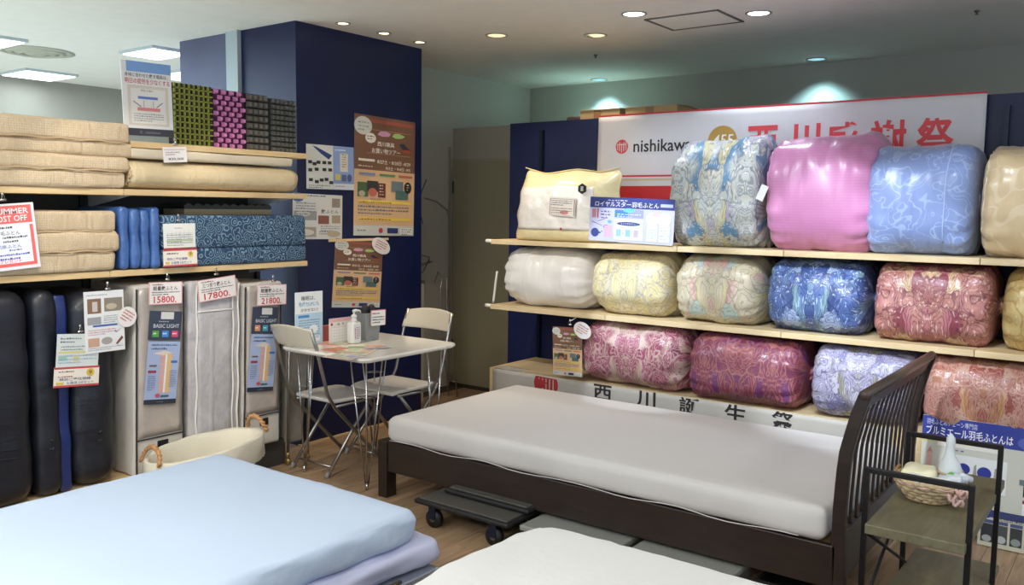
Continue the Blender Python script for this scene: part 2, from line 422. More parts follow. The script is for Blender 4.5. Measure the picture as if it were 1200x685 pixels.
for x, y, w in ((-2.6, .5, 13), (-.9, .6, 12), (-2.2, -1.0, 60), (1.1, 2.4, 16), (-6.5, .6, 90), (.5, -1.4, 60), (-6.6, 2.0, 60), (-5.4, -1.2, 80)):
    panel_light(x-.3, x+.3, y-.3, y+.3, w, (1, .96, .9) if x > -5 else (.62, .84, 1), 'square fill light panel added over the shop floor outside the frame', 'added fill panels out of frame', .03)
# round air diffuser
c = Vector((-6.72, 3.12, CEIL))
t = thing('air_diffuser', c, 'round ribbed air diffuser in the ceiling at far left', 'air vent')
for k, (ra, rb, dz) in enumerate(((.26, .22, .012), (.20, .165, .022), (.145, .11, .03), (.09, .02, .036))):
    G().lathe([(ra, 0), (ra, -dz*.4), (rb, -dz), (max(rb-.01, .005), -dz*.5)], 32, c, caps=False).build('ring', M('vent_beige', 'b7b3a0', .6), t)
for p, lb in (((698, 64), 'tiny dark sprinkler head in the ceiling behind the tilted downlight'), ((1145, 12), 'tiny sprinkler head in the ceiling at far right')):
    q = zp(*p, CEIL); tag(G().lathe([(.014, 0), (.014, -.008), (.006, -.012), (.006, -.02), (.012, -.022), (.001, -.024)], 12, q, caps=False).build('sprinkler_head', M('sprinkler', '6a675f', .4, .6)), lb, 'sprinkler')

# ------------------------------------------------------------------ comforter fabrics
def brocade(name, areas, line, accent, sc=7, fq=42, fine=.5, warp=.12, period=.32, lw=.35, coat=.55, rough=.5, vert=1.0):
    t = NT(name); tc = t.n('ShaderNodeTexCoord').outputs['Object']
    sp = t.n('ShaderNodeSeparateXYZ', {0: tc}).outputs
    sc = sc*1.55
    ang = t.math('ARCTAN2', sp[1], t.math('ADD', sp[2], -.2))
    x = t.math('PINGPONG', sp[0], period)
    zz = t.math('ADD', t.math('MULTIPLY', ang, -.22*vert), t.math('MULTIPLY', sp[2], .25))
    v = t.n('ShaderNodeCombineXYZ', {0: x, 1: zz, 2: 0.0}).outputs[0]
    nzv = t.n('ShaderNodeTexNoise', {'Vector': v, 'Scale': sc*.9, 'Detail': 2.0}).outputs[1]
    wv = t.n('ShaderNodeVectorMath', {0: nzv, 1: (.5, .5, .5)}, operation='SUBTRACT').outputs[0]
    wv = t.n('ShaderNodeVectorMath', {0: wv, 'Scale': warp}, operation='SCALE').outputs[0]
    v2 = t.n('ShaderNodeVectorMath', {0: v, 1: wv}, operation='ADD').outputs[0]
    vo = t.n('ShaderNodeTexVoronoi', {'Vector': v2, 'Scale': float(sc)}, feature='F1')
    d, cc = vo.outputs['Distance'], vo.outputs['Color']
    ed = t.n('ShaderNodeTexVoronoi', {'Vector': v2, 'Scale': float(sc)}, feature='DISTANCE_TO_EDGE').outputs[0]
    n = len(areas); base = t.ramp(t.n('ShaderNodeSeparateColor', {0: cc}).outputs[0], [(i/n, a) for i, a in enumerate(areas)], 'CONSTANT')
    # slow drift toward the first colour so that motifs sit on a ground
    gr = t.n('ShaderNodeTexNoise', {'Vector': v, 'Scale': sc*.55, 'Detail': 1.0}).outputs[0]
    base = t.mix(t.ramp(gr, [(.44, (0, 0, 0, 1)), (.56, (1, 1, 1, 1))]), base, lin(areas[0]))
    rings = t.math('SINE', t.math('MULTIPLY', d, float(fq)))
    ringm = t.ramp(rings, [(1-lw, (0, 0, 0, 1)), (1-lw*.55, (1, 1, 1, 1))])
    col = t.mix(t.math('MULTIPLY', ringm, .6), base, lin(line))
    em = t.ramp(ed, [(.012, (1, 1, 1, 1)), (.035, (0, 0, 0, 1))])
    col = t.mix(t.math('MULTIPLY', em, .6), col, lin(line))
    # petal dots
    v3 = t.n('ShaderNodeTexVoronoi', {'Vector': v2, 'Scale': sc*4.5}, feature='F1')
    dot = t.ramp(v3.outputs['Distance'], [(.22, (1, 1, 1, 1)), (.30, (0, 0, 0, 1))])
    col = t.mix(t.math('MULTIPLY', dot, .7*fine*2 if fine < .5 else .7), col, lin(accent))
    # tendrils
    n2 = t.n('ShaderNodeTexNoise', {'Vector': v2, 'Scale': sc*2.6, 'Detail': 1.5}).outputs[0]
    td = t.ramp(t.math('ABSOLUTE', t.math('SUBTRACT', n2, .5)), [(.008, (1, 1, 1, 1)), (.022, (0, 0, 0, 1))])
    col = t.mix(t.math('MULTIPLY', td, fine), col, lin(line))
    t.set('Base Color', col); t.set('Roughness', rough); t.set('Coat Weight', coat); t.set('Coat Roughness', .2)
    bn = t.n('ShaderNodeTexNoise', {'Vector': tc, 'Scale': 26.0, 'Detail': 3.0, 'Distortion': .8}).outputs[0]
    t.set('Normal', t.n('ShaderNodeBump', {'Height': bn, 'Strength': .35, 'Distance': .006}).outputs[0])
    t.t.links.new(t.n('ShaderNodeBump', {'Height': bn, 'Strength': .7, 'Distance': .01}).outputs[0], t.b.inputs['Coat Normal'])
    MATS[name] = t.m; return t.m
def satin(name, col, stripe=0, line=None, sc=9, coat=.4, rough=.38, lw=.02):
    t = NT(name); tc = t.n('ShaderNodeTexCoord').outputs['Object']; c = lin(col); base = c
    if line:
        n2 = t.n('ShaderNodeTexNoise', {'Vector': tc, 'Scale': float(sc), 'Detail': .5, 'Distortion': 1.6}).outputs[0]
        td = t.ramp(t.math('ABSOLUTE', t.math('SUBTRACT', n2, .5)), [(lw, (1, 1, 1, 1)), (lw*1.8, (0, 0, 0, 1))])
        base = t.mix(t.math('MULTIPLY', td, .8), c, lin(line))
    if stripe:
        w = t.n('ShaderNodeTexWave', {'Vector': tc, 'Scale': float(stripe)}, bands_direction='Z').outputs[0]
        base = t.mix(t.math('MULTIPLY', w, .25), c, tuple(min(1, v*1.3) for v in c[:3])+(1,))
    t.set('Base Color', base); t.set('Roughness', rough); t.set('Coat Weight', coat); t.set('Coat Roughness', .25); t.set('Sheen Weight', .2)
    bn = t.n('ShaderNodeTexNoise', {'Vector': t.n('ShaderNodeMapping', {0: tc, 3: (1.6, 1, .35)}).outputs[0], 'Scale': 16.0, 'Detail': 3.0, 'Distortion': .4}).outputs[0]
    t.set('Normal', t.n('ShaderNodeBump', {'Height': bn, 'Strength': .35, 'Distance': .012}).outputs[0])
    MATS[name] = t.m; return t.m

def comforter(x0, x1, z0, zt, mat, label, group, seed, yc=4.73, a=.27, n=2.5, endp=5.0, wr=1.0, lean=0.0, piping=None, flat=.06, tie=False, name='rolled_comforter'):
    """a rolled quilt lying along X: superellipse section, gathered ends with radial puckers, flat where it lies"""
    L = (x1-x0)/2; xc = (x0+x1)/2; b = (zt-z0)/2/(1-flat/2); zc = z0+b*(1-flat)
    NU, NV = 60, 72; g = G(); vs = []
    rnd = random.Random(seed); ph = rnd.random()*9; nf = rnd.choice((13, 15, 17))
    def pt(u, th):
        au = abs(u); s = max(0.0, 1-au**(endp*1.5))**(1/2.6)
        s = max(s, .02)
        cx, cz = cos(th), sin(th)
        y = (abs(cx)**(2/n))*(1 if cx > 0 else -1); z = (abs(cz)**(2/n))*(1 if cz > 0 else -1)
        fold = sin(nf*th+3*sin(2*th+ph)+ph)*.5+sin((nf*2+3)*th+ph*2+2*u)*.3
        fold = (abs(fold)**.6)*(1 if fold > 0 else -1)-.25; k = s*(1+wr*.06*fold*min(1, (au**3)*1.5)) + wr*.012*nz((u*1.5, cos(th)*1.2, sin(th)*1.2), 1.6, seed)*2
        x = xc+u*L*(1-.03*(1-s)) + lean*(z*b)*.3*(1 if u > 0 else 1)*au
        p = Vector((x, yc-a*k*y, zc+b*k*z))
        q = (p.x*9, th*1.2*.5, seed*3.1)
        d = wr*.014*noise.noise(Vector((p.x*6+seed, p.y*5, p.z*8)))+wr*.008*noise.noise(Vector((p.x*24+seed, p.y*9, p.z*5)))
        p.y -= d*y; p.z += d*z
        if p.z < z0: p.z = z0+.0005*noise.noise(p*9)
        return p
    us = [sin(pi/2*(-1+2*i/NU)) for i in range(NU+1)]
    for u in us:
        for k in range(NV): vs.append(pt(u, 2*pi*k/NV))
    fs = [(i*NV+k, i*NV+(k+1) % NV, (i+1)*NV+(k+1) % NV, (i+1)*NV+k) for i in range(NU) for k in range(NV)]
    fs += [tuple(range(NV))[::-1], tuple(NU*NV+k for k in range(NV))]
    g.add(vs, fs, 0, True)
    t = thing(name, (xc, yc, z0), label, 'comforter', group)
    cv = g.build('cover', mat, t)
    # seam piping down the roll where its edge closes, and the gathered bag mouth at the end
    if piping:
        uu = piping[1]; g2 = G(); g2.tube([pt(uu+.02*sin(th*2), th)+Vector((0, 0, 0)) for th in [(-.25+1.0*i/30)*pi*0.85 for i in range(31)]], .004, 6)
        g2.build('piping', piping[0], t)
    g3 = G()
    for sgn in (-1, 1):
        ang = [2*pi*k/24 for k in range(24)]
        pr = [(.05, .0), (.03, .012), (.045, .022)]
        vs = []
        for (r, dx) in pr:
            for k, an in enumerate(ang):
                rr = r*(1+.25*sin(7*an+seed)); vs.append((xc+sgn*(L*.965+dx*.9), yc-rr*cos(an), zc+rr*sin(an)))
        g3.add(vs, [(i*24+k, i*24+(k+1) % 24, (i+1)*24+(k+1) % 24, (i+1)*24+k) for i in range(2) for k in range(24)], 0, True)
    g3.build('gathered_end', mat, t)
    return t, pt

# ------------------------------------------------------------------ right-hand shelving
XL, XRR = -3.5, .12
t = thing('display_shelf', ((XL+XRR)/2, 4.75, 0), 'long navy backed display shelf with pine boards holding rolled comforters', 'shelf')
unit = t
G().box(-3.765, .2, 5.0, 5.5, 0, 2.1).build('back_panel', m_navy, t)
for zt, seg in ((1.30, (-3.5, -2.174, -1.569, -.66, .12)), (.875, (-3.5, -2.628, -1.565, -.66, .12))):
    for a, b in zip(seg[:-1], seg[1:]): G().box(a+.0015, b-.0015, 4.45, 4.97, zt-.03, zt).build('shelf_board', m_pinex, t, bevel=.002)
    G().tube([(XL-.055, 4.475, zt-.012), (XL+.003, 4.475, zt-.012)], .012, 12).build('shelf_end_cap', M('cream_cap', 'ece8da', .4), t)
    for x in (-3.42, -2.62, -1.57, -.66):
        g = G(); g.add([(x-.002, 4.55, zt-.032), (x-.002, 4.97, zt-.032), (x-.002, 4.97, zt-.09), (x+.002, 4.55, zt-.032), (x+.002, 4.97, zt-.032), (x+.002, 4.97, zt-.09)], [(0, 1, 2), (5, 4, 3), (0, 3, 4, 1), (1, 4, 5, 2), (2, 5, 3, 0)])
        g.build('bracket', m_post, t)
for x in (-3.48, -2.62, -1.57, -.66): G().box(x-.012, x+.012, 4.972, 5.0, .45, 2.04).build('upright', m_post, t)
# stage
G().box(XL+.03, XRR, 4.47, 4.98, .43, .455).build('stage_top', m_pinex, t)
G().box(XL, XL+.028, 4.452, 4.98, 0, .457).build('stage_side', m_pine, t, bevel=.002)
G().box(XL+.03, XRR, 4.47, 4.49, 0, .43).build('stage_front', m_pinex, t)

# festival banners -------------------------------------------------
RED = 'd4474b'
def wav(x, y): return .006*sin(x*21)*(1-y)+.003*sin(x*9+y*5)
bx0, bx1, bz0, bz1 = -3.013, -.75, 1.56, 2.112
bw, bh = bx1-bx0, bz1-bz0
def fx(px): return (yp(px, 170, 4.98).x-bx0)/bw
def fz(px, py): return (yp(px, py, 4.98).z-bz0)/bh
cream = M('banner_cloth', 'cfcdd2', .75, var=.03, vscale=5)
prints = [('r', 0, .982, 1, .018, 'c2303c'), ('r', .02, .275, .98, .02, 'c22f3a'), ('r', .02, .232, .98, .022, 'c8b48c'), ('r', .02, .0, .98, .17, 'c22a30')]
# logo: red disc with pale vertical strokes
lx, ly, ra = fx(730.5), fz(730.5, 172), .045
prints += [('e', lx, ly, ra/bw, ra/bh, 'c73a40')]
for k in range(-2, 3):
    prints += [('r', lx+(k*.0155-.003)/bw, ly-(.037-.004*abs(k)*2)/bh, .005/bw, (.058 if k != -2 else .04)/bh, 'cfcdd2')]
prints += [('r', lx-.033/bw, ly+.012/bh, .06/bw, .004/bh, 'cfcdd2')]
prints += [('t', fx(744), fz(744, 178.5), fx(812)-fx(744), .078/bh, 'nishikawa', '1d1b20', .012)]
gx = fx(848); prints += [('e', gx, fz(848, 166), .094/bw, .094/bh, 'b58e45'), ('t', gx-.062/bw, fz(848, 170)-.0/bh, .125/bw, .062/bh, '455', 'ece9e0', .008, .15)]
for ch, a, b in (('西', 878, 912), ('川', 926, 962), ('感', 969, 1008), ('謝', 1021, 1062), ('祭', 1074, 1118)):
    xa, xb = fx(a), fx(b); zb = fz((a+b)/2, (176+(a-878)*.0)); prints.append(('t', xa, .39, xb-xa, .40, ch, 'd8434b', .022))
sign('festival_banner', (bx0, 4.962, bz0), YR, ZU, bw, bh, cream, prints, 'long white cloth banner with red festival lettering hung behind the top shelf', 'banner', warp=wav)
# front cloth over the stage
def wav2(x, y): return .004*sin(x*34)*(1-y)
def gx2(px, py): return yp(px, py, 4.45).x
fx0, fx1 = -3.47, -1.0; fw = fx1-fx0
lc = (gx2(640, 455)-fx0)/fw; lcz = (.405-.13)/.325
p2 = [('p', [(lc+.092*cos(radians(a))/fw, lcz+.085*sin(radians(a))/.325) for a in range(148, 394, 12)], 'b2353c')]
for k in range(-2, 3): p2.append(('r', lc+(k*.027-.003)/fw, lcz-(.06-.006*k*k)/.325, .008/fw, (.095-.006*k*k)/.325, 'bcb8b0'))
for ch, px in (('西', 706), ('川', 757), ('誕', 808), ('生', 862), ('祭', 918)):
    xx = (gx2(px, 480)-fx0)/fw; p2.append(('t', xx-.062/fw, (.357-.13)/.325, .124/fw, .098/.325, ch, '2a2526', .02))
sign('anniversary_banner', (fx0, 4.447, .13), YR, ZU, fw, .325, M('banner_cloth_grey', 'bdb9b1', .8, var=.03, vscale=5), p2, 'pale grey cloth banner with black lettering and red emblem along the stage front', 'banner', warp=wav2)
# cloth flap lying on the stage corner
tag(G().sheet(lambda a, b: Vector((-3.465+a*.2, 4.46+b*.10, .4585+.002*sin(a*9+b*4))), 8, 5, th=(0, 0, .002)).build('banner_flap', MATS['banner_cloth_grey']), 'small cream cloth flap folded over the left corner of the stage', 'cloth')

# comforters --------------------------------------------------------
GT, GM, GB = 'rolled comforters on the top shelf', 'rolled comforters on the middle shelf', 'rolled comforters on the stage'
mT1 = brocade('fabric_blue_garden', ['c9cdcb', '5f93bb', 'c4c3b4', 'b7afc6', 'd2ca9c', '3f7fb0'], '6f7886', 'e9e6d6', sc=9, fq=30, fine=.5, lw=.3, period=.2)
mT2 = satin('fabric_pink_satin', 'c47fab', stripe=22)
mT3 = satin('fabric_periwinkle', '8295c6', line='a3b5dc', sc=11, lw=.018)
mT4 = satin('fabric_beige', 'cdb48c', line='d8c3a0', sc=5)
mM0 = satin('fabric_white', 'e8e4df', coat=.3)
mM1 = brocade('fabric_pale_yellow', ['dccf9c', 'd9c98c', 'cfc6ac', 'dcd2a6'], '9c93a0', 'e9dfb8', sc=9, fq=24, fine=.45, lw=.2, period=.5)
mM2 = brocade('fabric_pastel', ['c4bba2', 'a9bfba', 'c9a39c', 'c6ba92', 'abb8c6'], '94866f', 'dcc4b8', sc=9, fq=22, fine=.4, lw=.18, period=.6)
mM3 = brocade('fabric_blue_paisley', ['4c66a0', '92a4c6', '34497f', '7496a2', '73788f'], '20284c', 'b9c8e8', sc=9, fq=34, fine=.5, lw=.35, period=.28)
mM4 = brocade('fabric_red_paisley', ['b47a70', 'c9aa84', '8e4450', 'b06a74', 'a87468'], '66283a', 'dcbcb4', sc=8, fq=40, fine=.6, lw=.38, period=.29)
mM5 = brocade('fabric_gold_cream', ['cdb578', 'c4a868', 'd6c28e'], 'b08a54', 'dfcd9c', sc=7, fq=22, fine=.35, lw=.2, period=.3)
mB0 = brocade('fabric_rose_paisley', ['93455f', 'c9b2aa', 'a5627a', 'b59c8a', '7c3350'], 'cbb0a8', '6f223f', sc=8, fq=44, fine=.6, lw=.35, period=.4)
mB1 = brocade('fabric_plum_damask', ['743150', '8a3f48', '672f62', '7c3549'], 'ac7068', '954c48', sc=8, fq=28, fine=.6, lw=.25, period=.19)
mB2 = brocade('fabric_lilac_grey', ['a9a6c0', '8886ac', 'bdbbca', '96947e', '7c789f'], '524f74', 'd3d0e2', sc=9, fq=40, fine=.55, lw=.35, period=.35)
mB3 = brocade('fabric_salmon', ['ad7468', 'c09a88', '984f46', 'b07c4c', '99707f'], 'c9a493', '823638', sc=9, fq=36, fine=.5, lw=.3, period=.2)
pipw = M('piping_white', 'e9e6df', .5)
comforter(-2.275, -1.72, 1.30, 1.905, mT1, 'tall rolled comforter in pale blue and white floral damask with a white swing tag', GT, 2, n=2.3, endp=9, a=.26, lean=.1, piping=(M('piping_slate', '6c7c90', .5), .93))
comforter(-1.71, -1.13, 1.30, 1.90, mT2, 'big rolled comforter in plain glossy pink satin on the top shelf', GT, 3, n=2.6, endp=8, piping=(M('piping_pink', 'd98fbb', .4), -.93))
comforter(-1.2, -.70, 1.30, 1.835, mT3, 'rolled periwinkle blue comforter with tonal scrolls on the top shelf', GT, 4, n=2.9, endp=8, piping=(M('piping_blue', 'a9bbe2', .4), .5))
comforter(-.695, -.13, 1.30, 1.82, mT4, 'beige rolled comforter cut by the right edge on the top shelf', GT, 5, n=2.8, endp=8, piping=(M('piping_beige', 'd9c6a4', .4), -.9))
comforter(-3.475, -2.77, .875, 1.262, mM0, 'plain white rolled comforter at the left end of the middle shelf', GM, 6, endp=4, n=2.4, piping=(pipw, -.35))
comforter(-2.79, -2.235, .875, 1.255, mM1, 'pale yellow flowered rolled comforter next to the plain white one', GM, 7, endp=4.5, n=2.6)
comforter(-2.23, -1.70, .875, 1.262, mM2, 'cream aqua and pink pastel floral comforter between the yellow and blue rolls', GM, 8, endp=4.5, n=2.8)
comforter(-1.69, -1.16, .875, 1.26, mM3, 'bright blue paisley rolled comforter on the middle shelf', GM, 9, endp=6, n=2.7)
comforter(-1.14, -.60, .875, 1.262, mM4, 'dark red and cream paisley rolled comforter on the middle shelf', GM, 10, endp=8, n=3.0)
comforter(-.585, -.05, .875, 1.262, mM5, 'cream and gold comforter cut by the right edge on the middle shelf', GM, 11, endp=5, n=2.6)
comforter(-2.83, -2.10, .457, .835, mB0, 'shiny rose red paisley comforter at the left end of the stage', GB, 12, yc=4.67, a=.25, n=2.8, endp=6)
comforter(-2.10, -1.45, .457, .83, mB1, 'plum and rust damask rolled comforter on the stage, second from left', GB, 13, yc=4.66, a=.26, n=3, endp=7)
comforter(-1.42, -.90, .457, .83, mB2, 'lilac grey paisley comforter on the stage behind the dark headboard', GB, 14, yc=4.66, a=.24, n=2.8, endp=6)
comforter(-.885, -.33, .457, .828, mB3, 'salmon and rust patterned comforter on the stage right of the headboard', GB, 15, yc=4.67, a=.25, n=3, endp=7)
# swing tag of the blue floral comforter
o, r, u, w, h = quad('y', 4.46, (889, 214), (897, 219), (897, 236), (889, 234))
tag(sign('swing_tag', o, r, u, w, h, m_white, []), 'small blank white swing tag hanging at the blue floral comforter', 'tag')
# tie strap at the white comforter's left end
tag(G().sheet(lambda a, b: Vector((-3.49+.012*sin(a*3)-.03*b, 4.50+.012*a, 1.09-.21*b+.003*sin(b*6))), 2, 10, th=(0, .003, 0)).build('tie_strap', pipw), 'thin white tie strap hanging from the left end of the white comforter', 'strap')

# cream duvet bag on the top shelf -----------------------------------
t = thing('duvet_bag', (-3.02, 4.62, 1.30), 'cream duvet in a clear zipped bag with yellowish edges, left end of the top shelf', 'duvet')
def fl(p, n):
    u = (p.x+3.02)/.39; v = (p.z-1.518)/.217
    pinch = max(.06, (1-abs(u)**5)*(1-max(0, v)**4*.92))
    bul = (p.y-4.62)*pinch
    ear = .022*max(0, abs(u)*max(0, v)-.55)/.45
    xx = -3.02+(p.x+3.02)*(1-.09*(v+1)/2)+(.006*sin(v*9)+.012*nz((1, p.z, 3), 14, 2))*abs(u)
    d = .010*nz((p.x, p.y*.3, p.z), 11, 3)+.006*nz((p.x*2.5, p.y*.3, p.z), 18, 5)
    return Vector((xx, 4.62+bul+.05*max(0, v)-d*pinch*(1 if bul < 0 else -1), max(1.3005, p.z+ear+.010*sin(u*5+1)*max(0, v)+d*.3)))
G().soft(-3.41, -2.63, 4.46, 4.78, 1.301, 1.735, .05, .025, fl).build('bag', M('duvet_bag_cream', 'e3d3a2', .45, var=.05, vscale=6, bump=.6, bscale=30, coat=.6), t)
g = G(); g.tube([fl(Vector((-3.41+.78*i/30, 4.60, 1.735)), Vector((0, 0, 1)))+Vector((0, -.01, .004)) for i in range(31)], .004, 5); g.build('seam', M('duvet_seam', 'd8c48c', .5), t)
def fl2(a, b):
    u, v = a*2-1, b; x = -3.03+u*.30*(1-.04*v)
    p = fl(Vector((x, 4.46, 1.375+v*.265)), Vector((0, -1, 0))); p.y -= .006+.004*noise.noise(Vector((x*16, 2, p.z*9))); return p
G().sheet(fl2, 30, 16, th=(0, .004, 0)).build('window', M('duvet_white', 'e6dfd6', .3, bump=.6, bscale=26, coat=.8), t)
o, r, u, w, h = quad('y', 4.44, (644, 230), (675, 232), (673, 254), (643, 252))
sign('care_label', o, r, u, w, h, M('label_cream', 'e4ddd2', .5), [('r', .03, .05, .8, .012, '8a4a4a'), ('r', .03, .9, .94, .015, '6a3a3a'), ('r', .03, .05, .02, .86, '8a4a4a'), ('r', .95, .05, .025, .86, '6a3a3a'), ('l', .08, .78, .8, 3, .11, '6a5a68'), ('e', .6, .2, .16, .12, 'd09a98'), ('l', .1, .38, .8, 3, .12, '8a6a70'), ('t', .43, .13, .3, .16, '¥36,000', 'b8485a')], parent=t)
g = G(); q = yp(682, 221, 4.45)
g.add([(q.x+.032*cos(k*pi/3+.5), q.y, q.z+.032*sin(k*pi/3+.5)) for k in range(6)]+[(q.x+.032*cos(k*pi/3+.5), q.y+.006, q.z+.032*sin(k*pi/3+.5)) for k in range(6)], [tuple(range(6)), tuple(range(11, 5, -1))]+[(k, k+6, (k+1) % 6+6, (k+1) % 6) for k in range(6)])
g.build('hang_tag', M('tag_black', '24221f', .4), t); g = G(); g.box(q.x-.008, q.x+.009, q.y-.002, q.y-.0003, q.z-.014, q.z+.014); g.build('hang_tag_mark', M('tag_silver', 'c9c6bc', .3), t)
o = yp(657, 268, 4.44); g = G(); g.lathe([(.006, 0), (.0005, .001)], 12); 
g.v = [Vector((o.x+v.x*1.4, o.y-v.z, o.z+v.y*1.4)) for v in g.v]; g.build('red_seal', ink('c23a3a'), t)

# purple information board -------------------------------------------
o, r, u, w, h = quad('y', 4.44, (693, 229), (789, 235), (791, 287), (689, 282))
P = [('r', 0, .76, 1, .24, '3a4590'), ('t', .06, .79, .76, .12, 'ロイヤルスター羽毛ふとん', 'f4f4fb', .01, .1), ('l', .22, .925, .4, 1, .05, 'e6e6f5'), ('r', .84, .82, .14, .07, 'c4c9ea'),
     ('r', .03, .53, .05, .2, 'cf8f98'), ('r', .095, .52, .014, .22, 'c23a4a'), ('l', .14, .66, .12, 3, .07, '7a5a8a'), ('p', [(.03, .45), (.16, .36), (.17, .34), (.03, .43)], '8a5a6a'), ('p', [(.10, .45), (.2, .53), (.2, .51), (.11, .44)], '9a7a8a'),
     ('e', .075, .19, .05, .1, '3a4a90'), ('e', .135, .19, .012, .022, '3a4a90'), ('e', .16, .22, .008, .015, '3a4a90'), ('e', .21, .33, .035, .05, 'a08ac8'), ('e', .25, .45, .025, .04, '7ab0de'), ('r', .19, .1, .09, .26, 'ddb8cc'),
     ('r', .31, .56, .34, .18, 'a5a8e4'), ('r', .31, .56, .16, .16, '4a8ad8'), ('e', .48, .72, .07, .05, '7ad0dc'), ('l', .34, .62, .28, 2, .05, 'd8e8fa'), ('r', .31, .06, .34, .46, 'f0f4f8'), ('e', .48, .42, .14, .045, '3a4a90'), ('t', .39, .405, .18, .035, 'もっと羽毛がいい', 'f2f2f8'),
     ('r', .335, .13, .06, .16, '9acbe2'), ('r', .445, .13, .06, .16, '9ac8ea'), ('r', .545, .13, .055, .16, 'c9bcc4'), ('r', .41, .2, .02, .015, '3a4a70'),
     ('e', .76, .55, .075, .15, 'f2f6f4'), ('e', .89, .55, .075, .15, 'eef4f8'), ('e', .80, .66, .05, .06, 'e8c8dc'), ('r', .70, .06, .12, .36, 'e8f4f2'), ('r', .84, .06, .12, .36, 'eaf0fa'), ('l', .71, .3, .1, 4, .06, 'b8d8cc'), ('l', .85, .3, .1, 4, .06, 'b8c8e0')]
sign('information_board', o, r, u, w, h, M('board_lilac', 'cfd0ee', .35), P, 'lilac and navy information board propped in front of the cream duvet bag', 'sign', radius=.012, th=.004)

# small poster hanging under the middle shelf ---------------------------
TAN, BRN = 'e0b98e', '8a5c46'
def tour_poster(name, o, r, u, w, h, label, group, full=True, cat='poster'):
    P = [('r', .0, .55, 1, .45, '7d5a45'), ('r', .0, .08, 1, .47, 'dfb98f'), ('r', .0, .0, 1, .085, 'c9cbc4'), ('r', .25, .945, .72, .028, 'a8584a'), ('e', .13, .91, .14, .075, 'cfd0c8'), ('l', .05, .93, .17, 3, .03, '8d9aa6'),
         ('r', .2, .69, .72, .003, 'caa070'), ('r', .2, .885, .72, .003, 'caa070'), ('p', [(.36, .85), (.40, .88), (.50, .885), (.58, .87), (.55, .845), (.44, .838)], 'd8a0c0'), ('p', [(.60, .85), (.64, .875), (.72, .88), (.82, .862), (.76, .84), (.66, .835)], 'a9c878'),
         ('e', .25, .815, .085, .042, 'e9e4d8'), ('l', .19, .825, .12, 2, .02, '5a4a3a'), ('p', [(.72, .79), (.80, .80), (.93, .74), (.90, .725), (.80, .74)], '3a3a4a'), ('e', .85, .735, .08, .016, 'b0503a'),
         ('t', .36, .755, .28, .04, '西川寝具', 'f4efe2', .01), ('t', .27, .695, .47, .042, 'お買い物ツアー', 'f4efe2', .01), ('r', .06, .62, .26, .02, 'efe6d2'), ('t', .36, .608, .56, .036, '8/27土・8/28日 -8/29', 'f4ecd8', .008), ('l', .06, .575, .36, 1, .02, 'e6dcc6'), ('t', .5, .56, .42, .032, '9/3土・9/4日 -9/5', 'f4ecd8', .008),
         ('r', .07, .505, .26, .02, '7d8db4'), ('r', .4, .505, .26, .02, '5f8a6a'), ('r', .72, .505, .24, .02, 'c2705a'),
         ('r', .05, .325, .17, .12, '4f6a4a'), ('r', .20, .37, .18, .09, '3f3a38'), ('e', .29, .365, .07, .035, 'c4705f'), ('r', .38, .325, .12, .12, '6a2f2f'), ('e', .12, .35, .05, .025, 'b8b49c'), ('l', .4, .42, .07, 4, .025, 'd8c8a8'),
         ('r', .6, .38, .2, .09, '6f7f86'), ('r', .67, .315, .22, .075, '50706a'), ('e', .88, .42, .065, .05, '2b2523'), ('l', .86, .44, .04, 3, .02, 'e0dccc'), ('l', .25, .305, .3, 1, .02, '9a8a6a'),
         ('r', .06, .272, .88, .025, 'e8cc58'), ('l', .08, .276, .84, 1, .02, '8a6a3a'), ('l', .06, .238, .84, 3, .028, '6f7a82'), ('r', .06, .128, .88, .025, 'e8cc58'), ('l', .08, .134, .84, 1, .022, 'a0503a'),
         ('l', .05, .04, .24, 1, .02, '6f8a8a'), ('e', .43, .045, .035, .022, 'c8404a'), ('r', .54, .022, .18, .045, '2f3a70'), ('r', .76, .01, .21, .06, 'e4e2da'), ('l', .78, .05, .17, 3, .02, '6f7a82')]
    return sign(name, o, r, u, w, h, M('poster_paper', 'd9b48c', .45), P, label, cat, group, th=.0015)
o, r, u, w, h = quad('y', 4.40, (650, 382), (684, 385), (680, 441), (646, 438))
s = tour_poster('tour_flyer', o, r, u, w, h, 'small brown tour flyer hanging on a clip under the middle shelf', 'brown tour posters', cat='flyer')
q = yp(668, 380, 4.40); clip(s, q, (0, -1, 0)); G().tube([q+Vector((0, 0, .02)), (q.x+.02, 4.46, .85)], .003, 6).build('hanger', M('hook_clear', 'c8ccd0', .2, .6), s)
def oval_tag(kind, pl, cx, cy, rx, ry, label, rot=-22):
    f = xp if kind == 'x' else yp
    a = f(cx-rx, cy, pl); b = f(cx+rx, cy, pl); c0 = f(cx, cy-ry, pl); d = f(cx, cy+ry, pl)
    r = (b-a); w = r.length; r.z = 0; r.normalize(); h = (c0-d).length; ce = (a+b)/2; r, u = rotuv(r, ZU, rot)
    return sign('oval_sticker', ce-r*w/2-u*h/2, r, u, w, h, M('sticker_white', 'efe9e6', .4), [('l', .2, .72, .6, 4, .15, 'b8655c')], label, 'sticker', 'oval white stickers', oval=True, th=.0015)
oval_tag('y', 4.392, 682.5, 387, 10.5, 9.5, 'white oval sticker on the small flyer under the middle shelf')

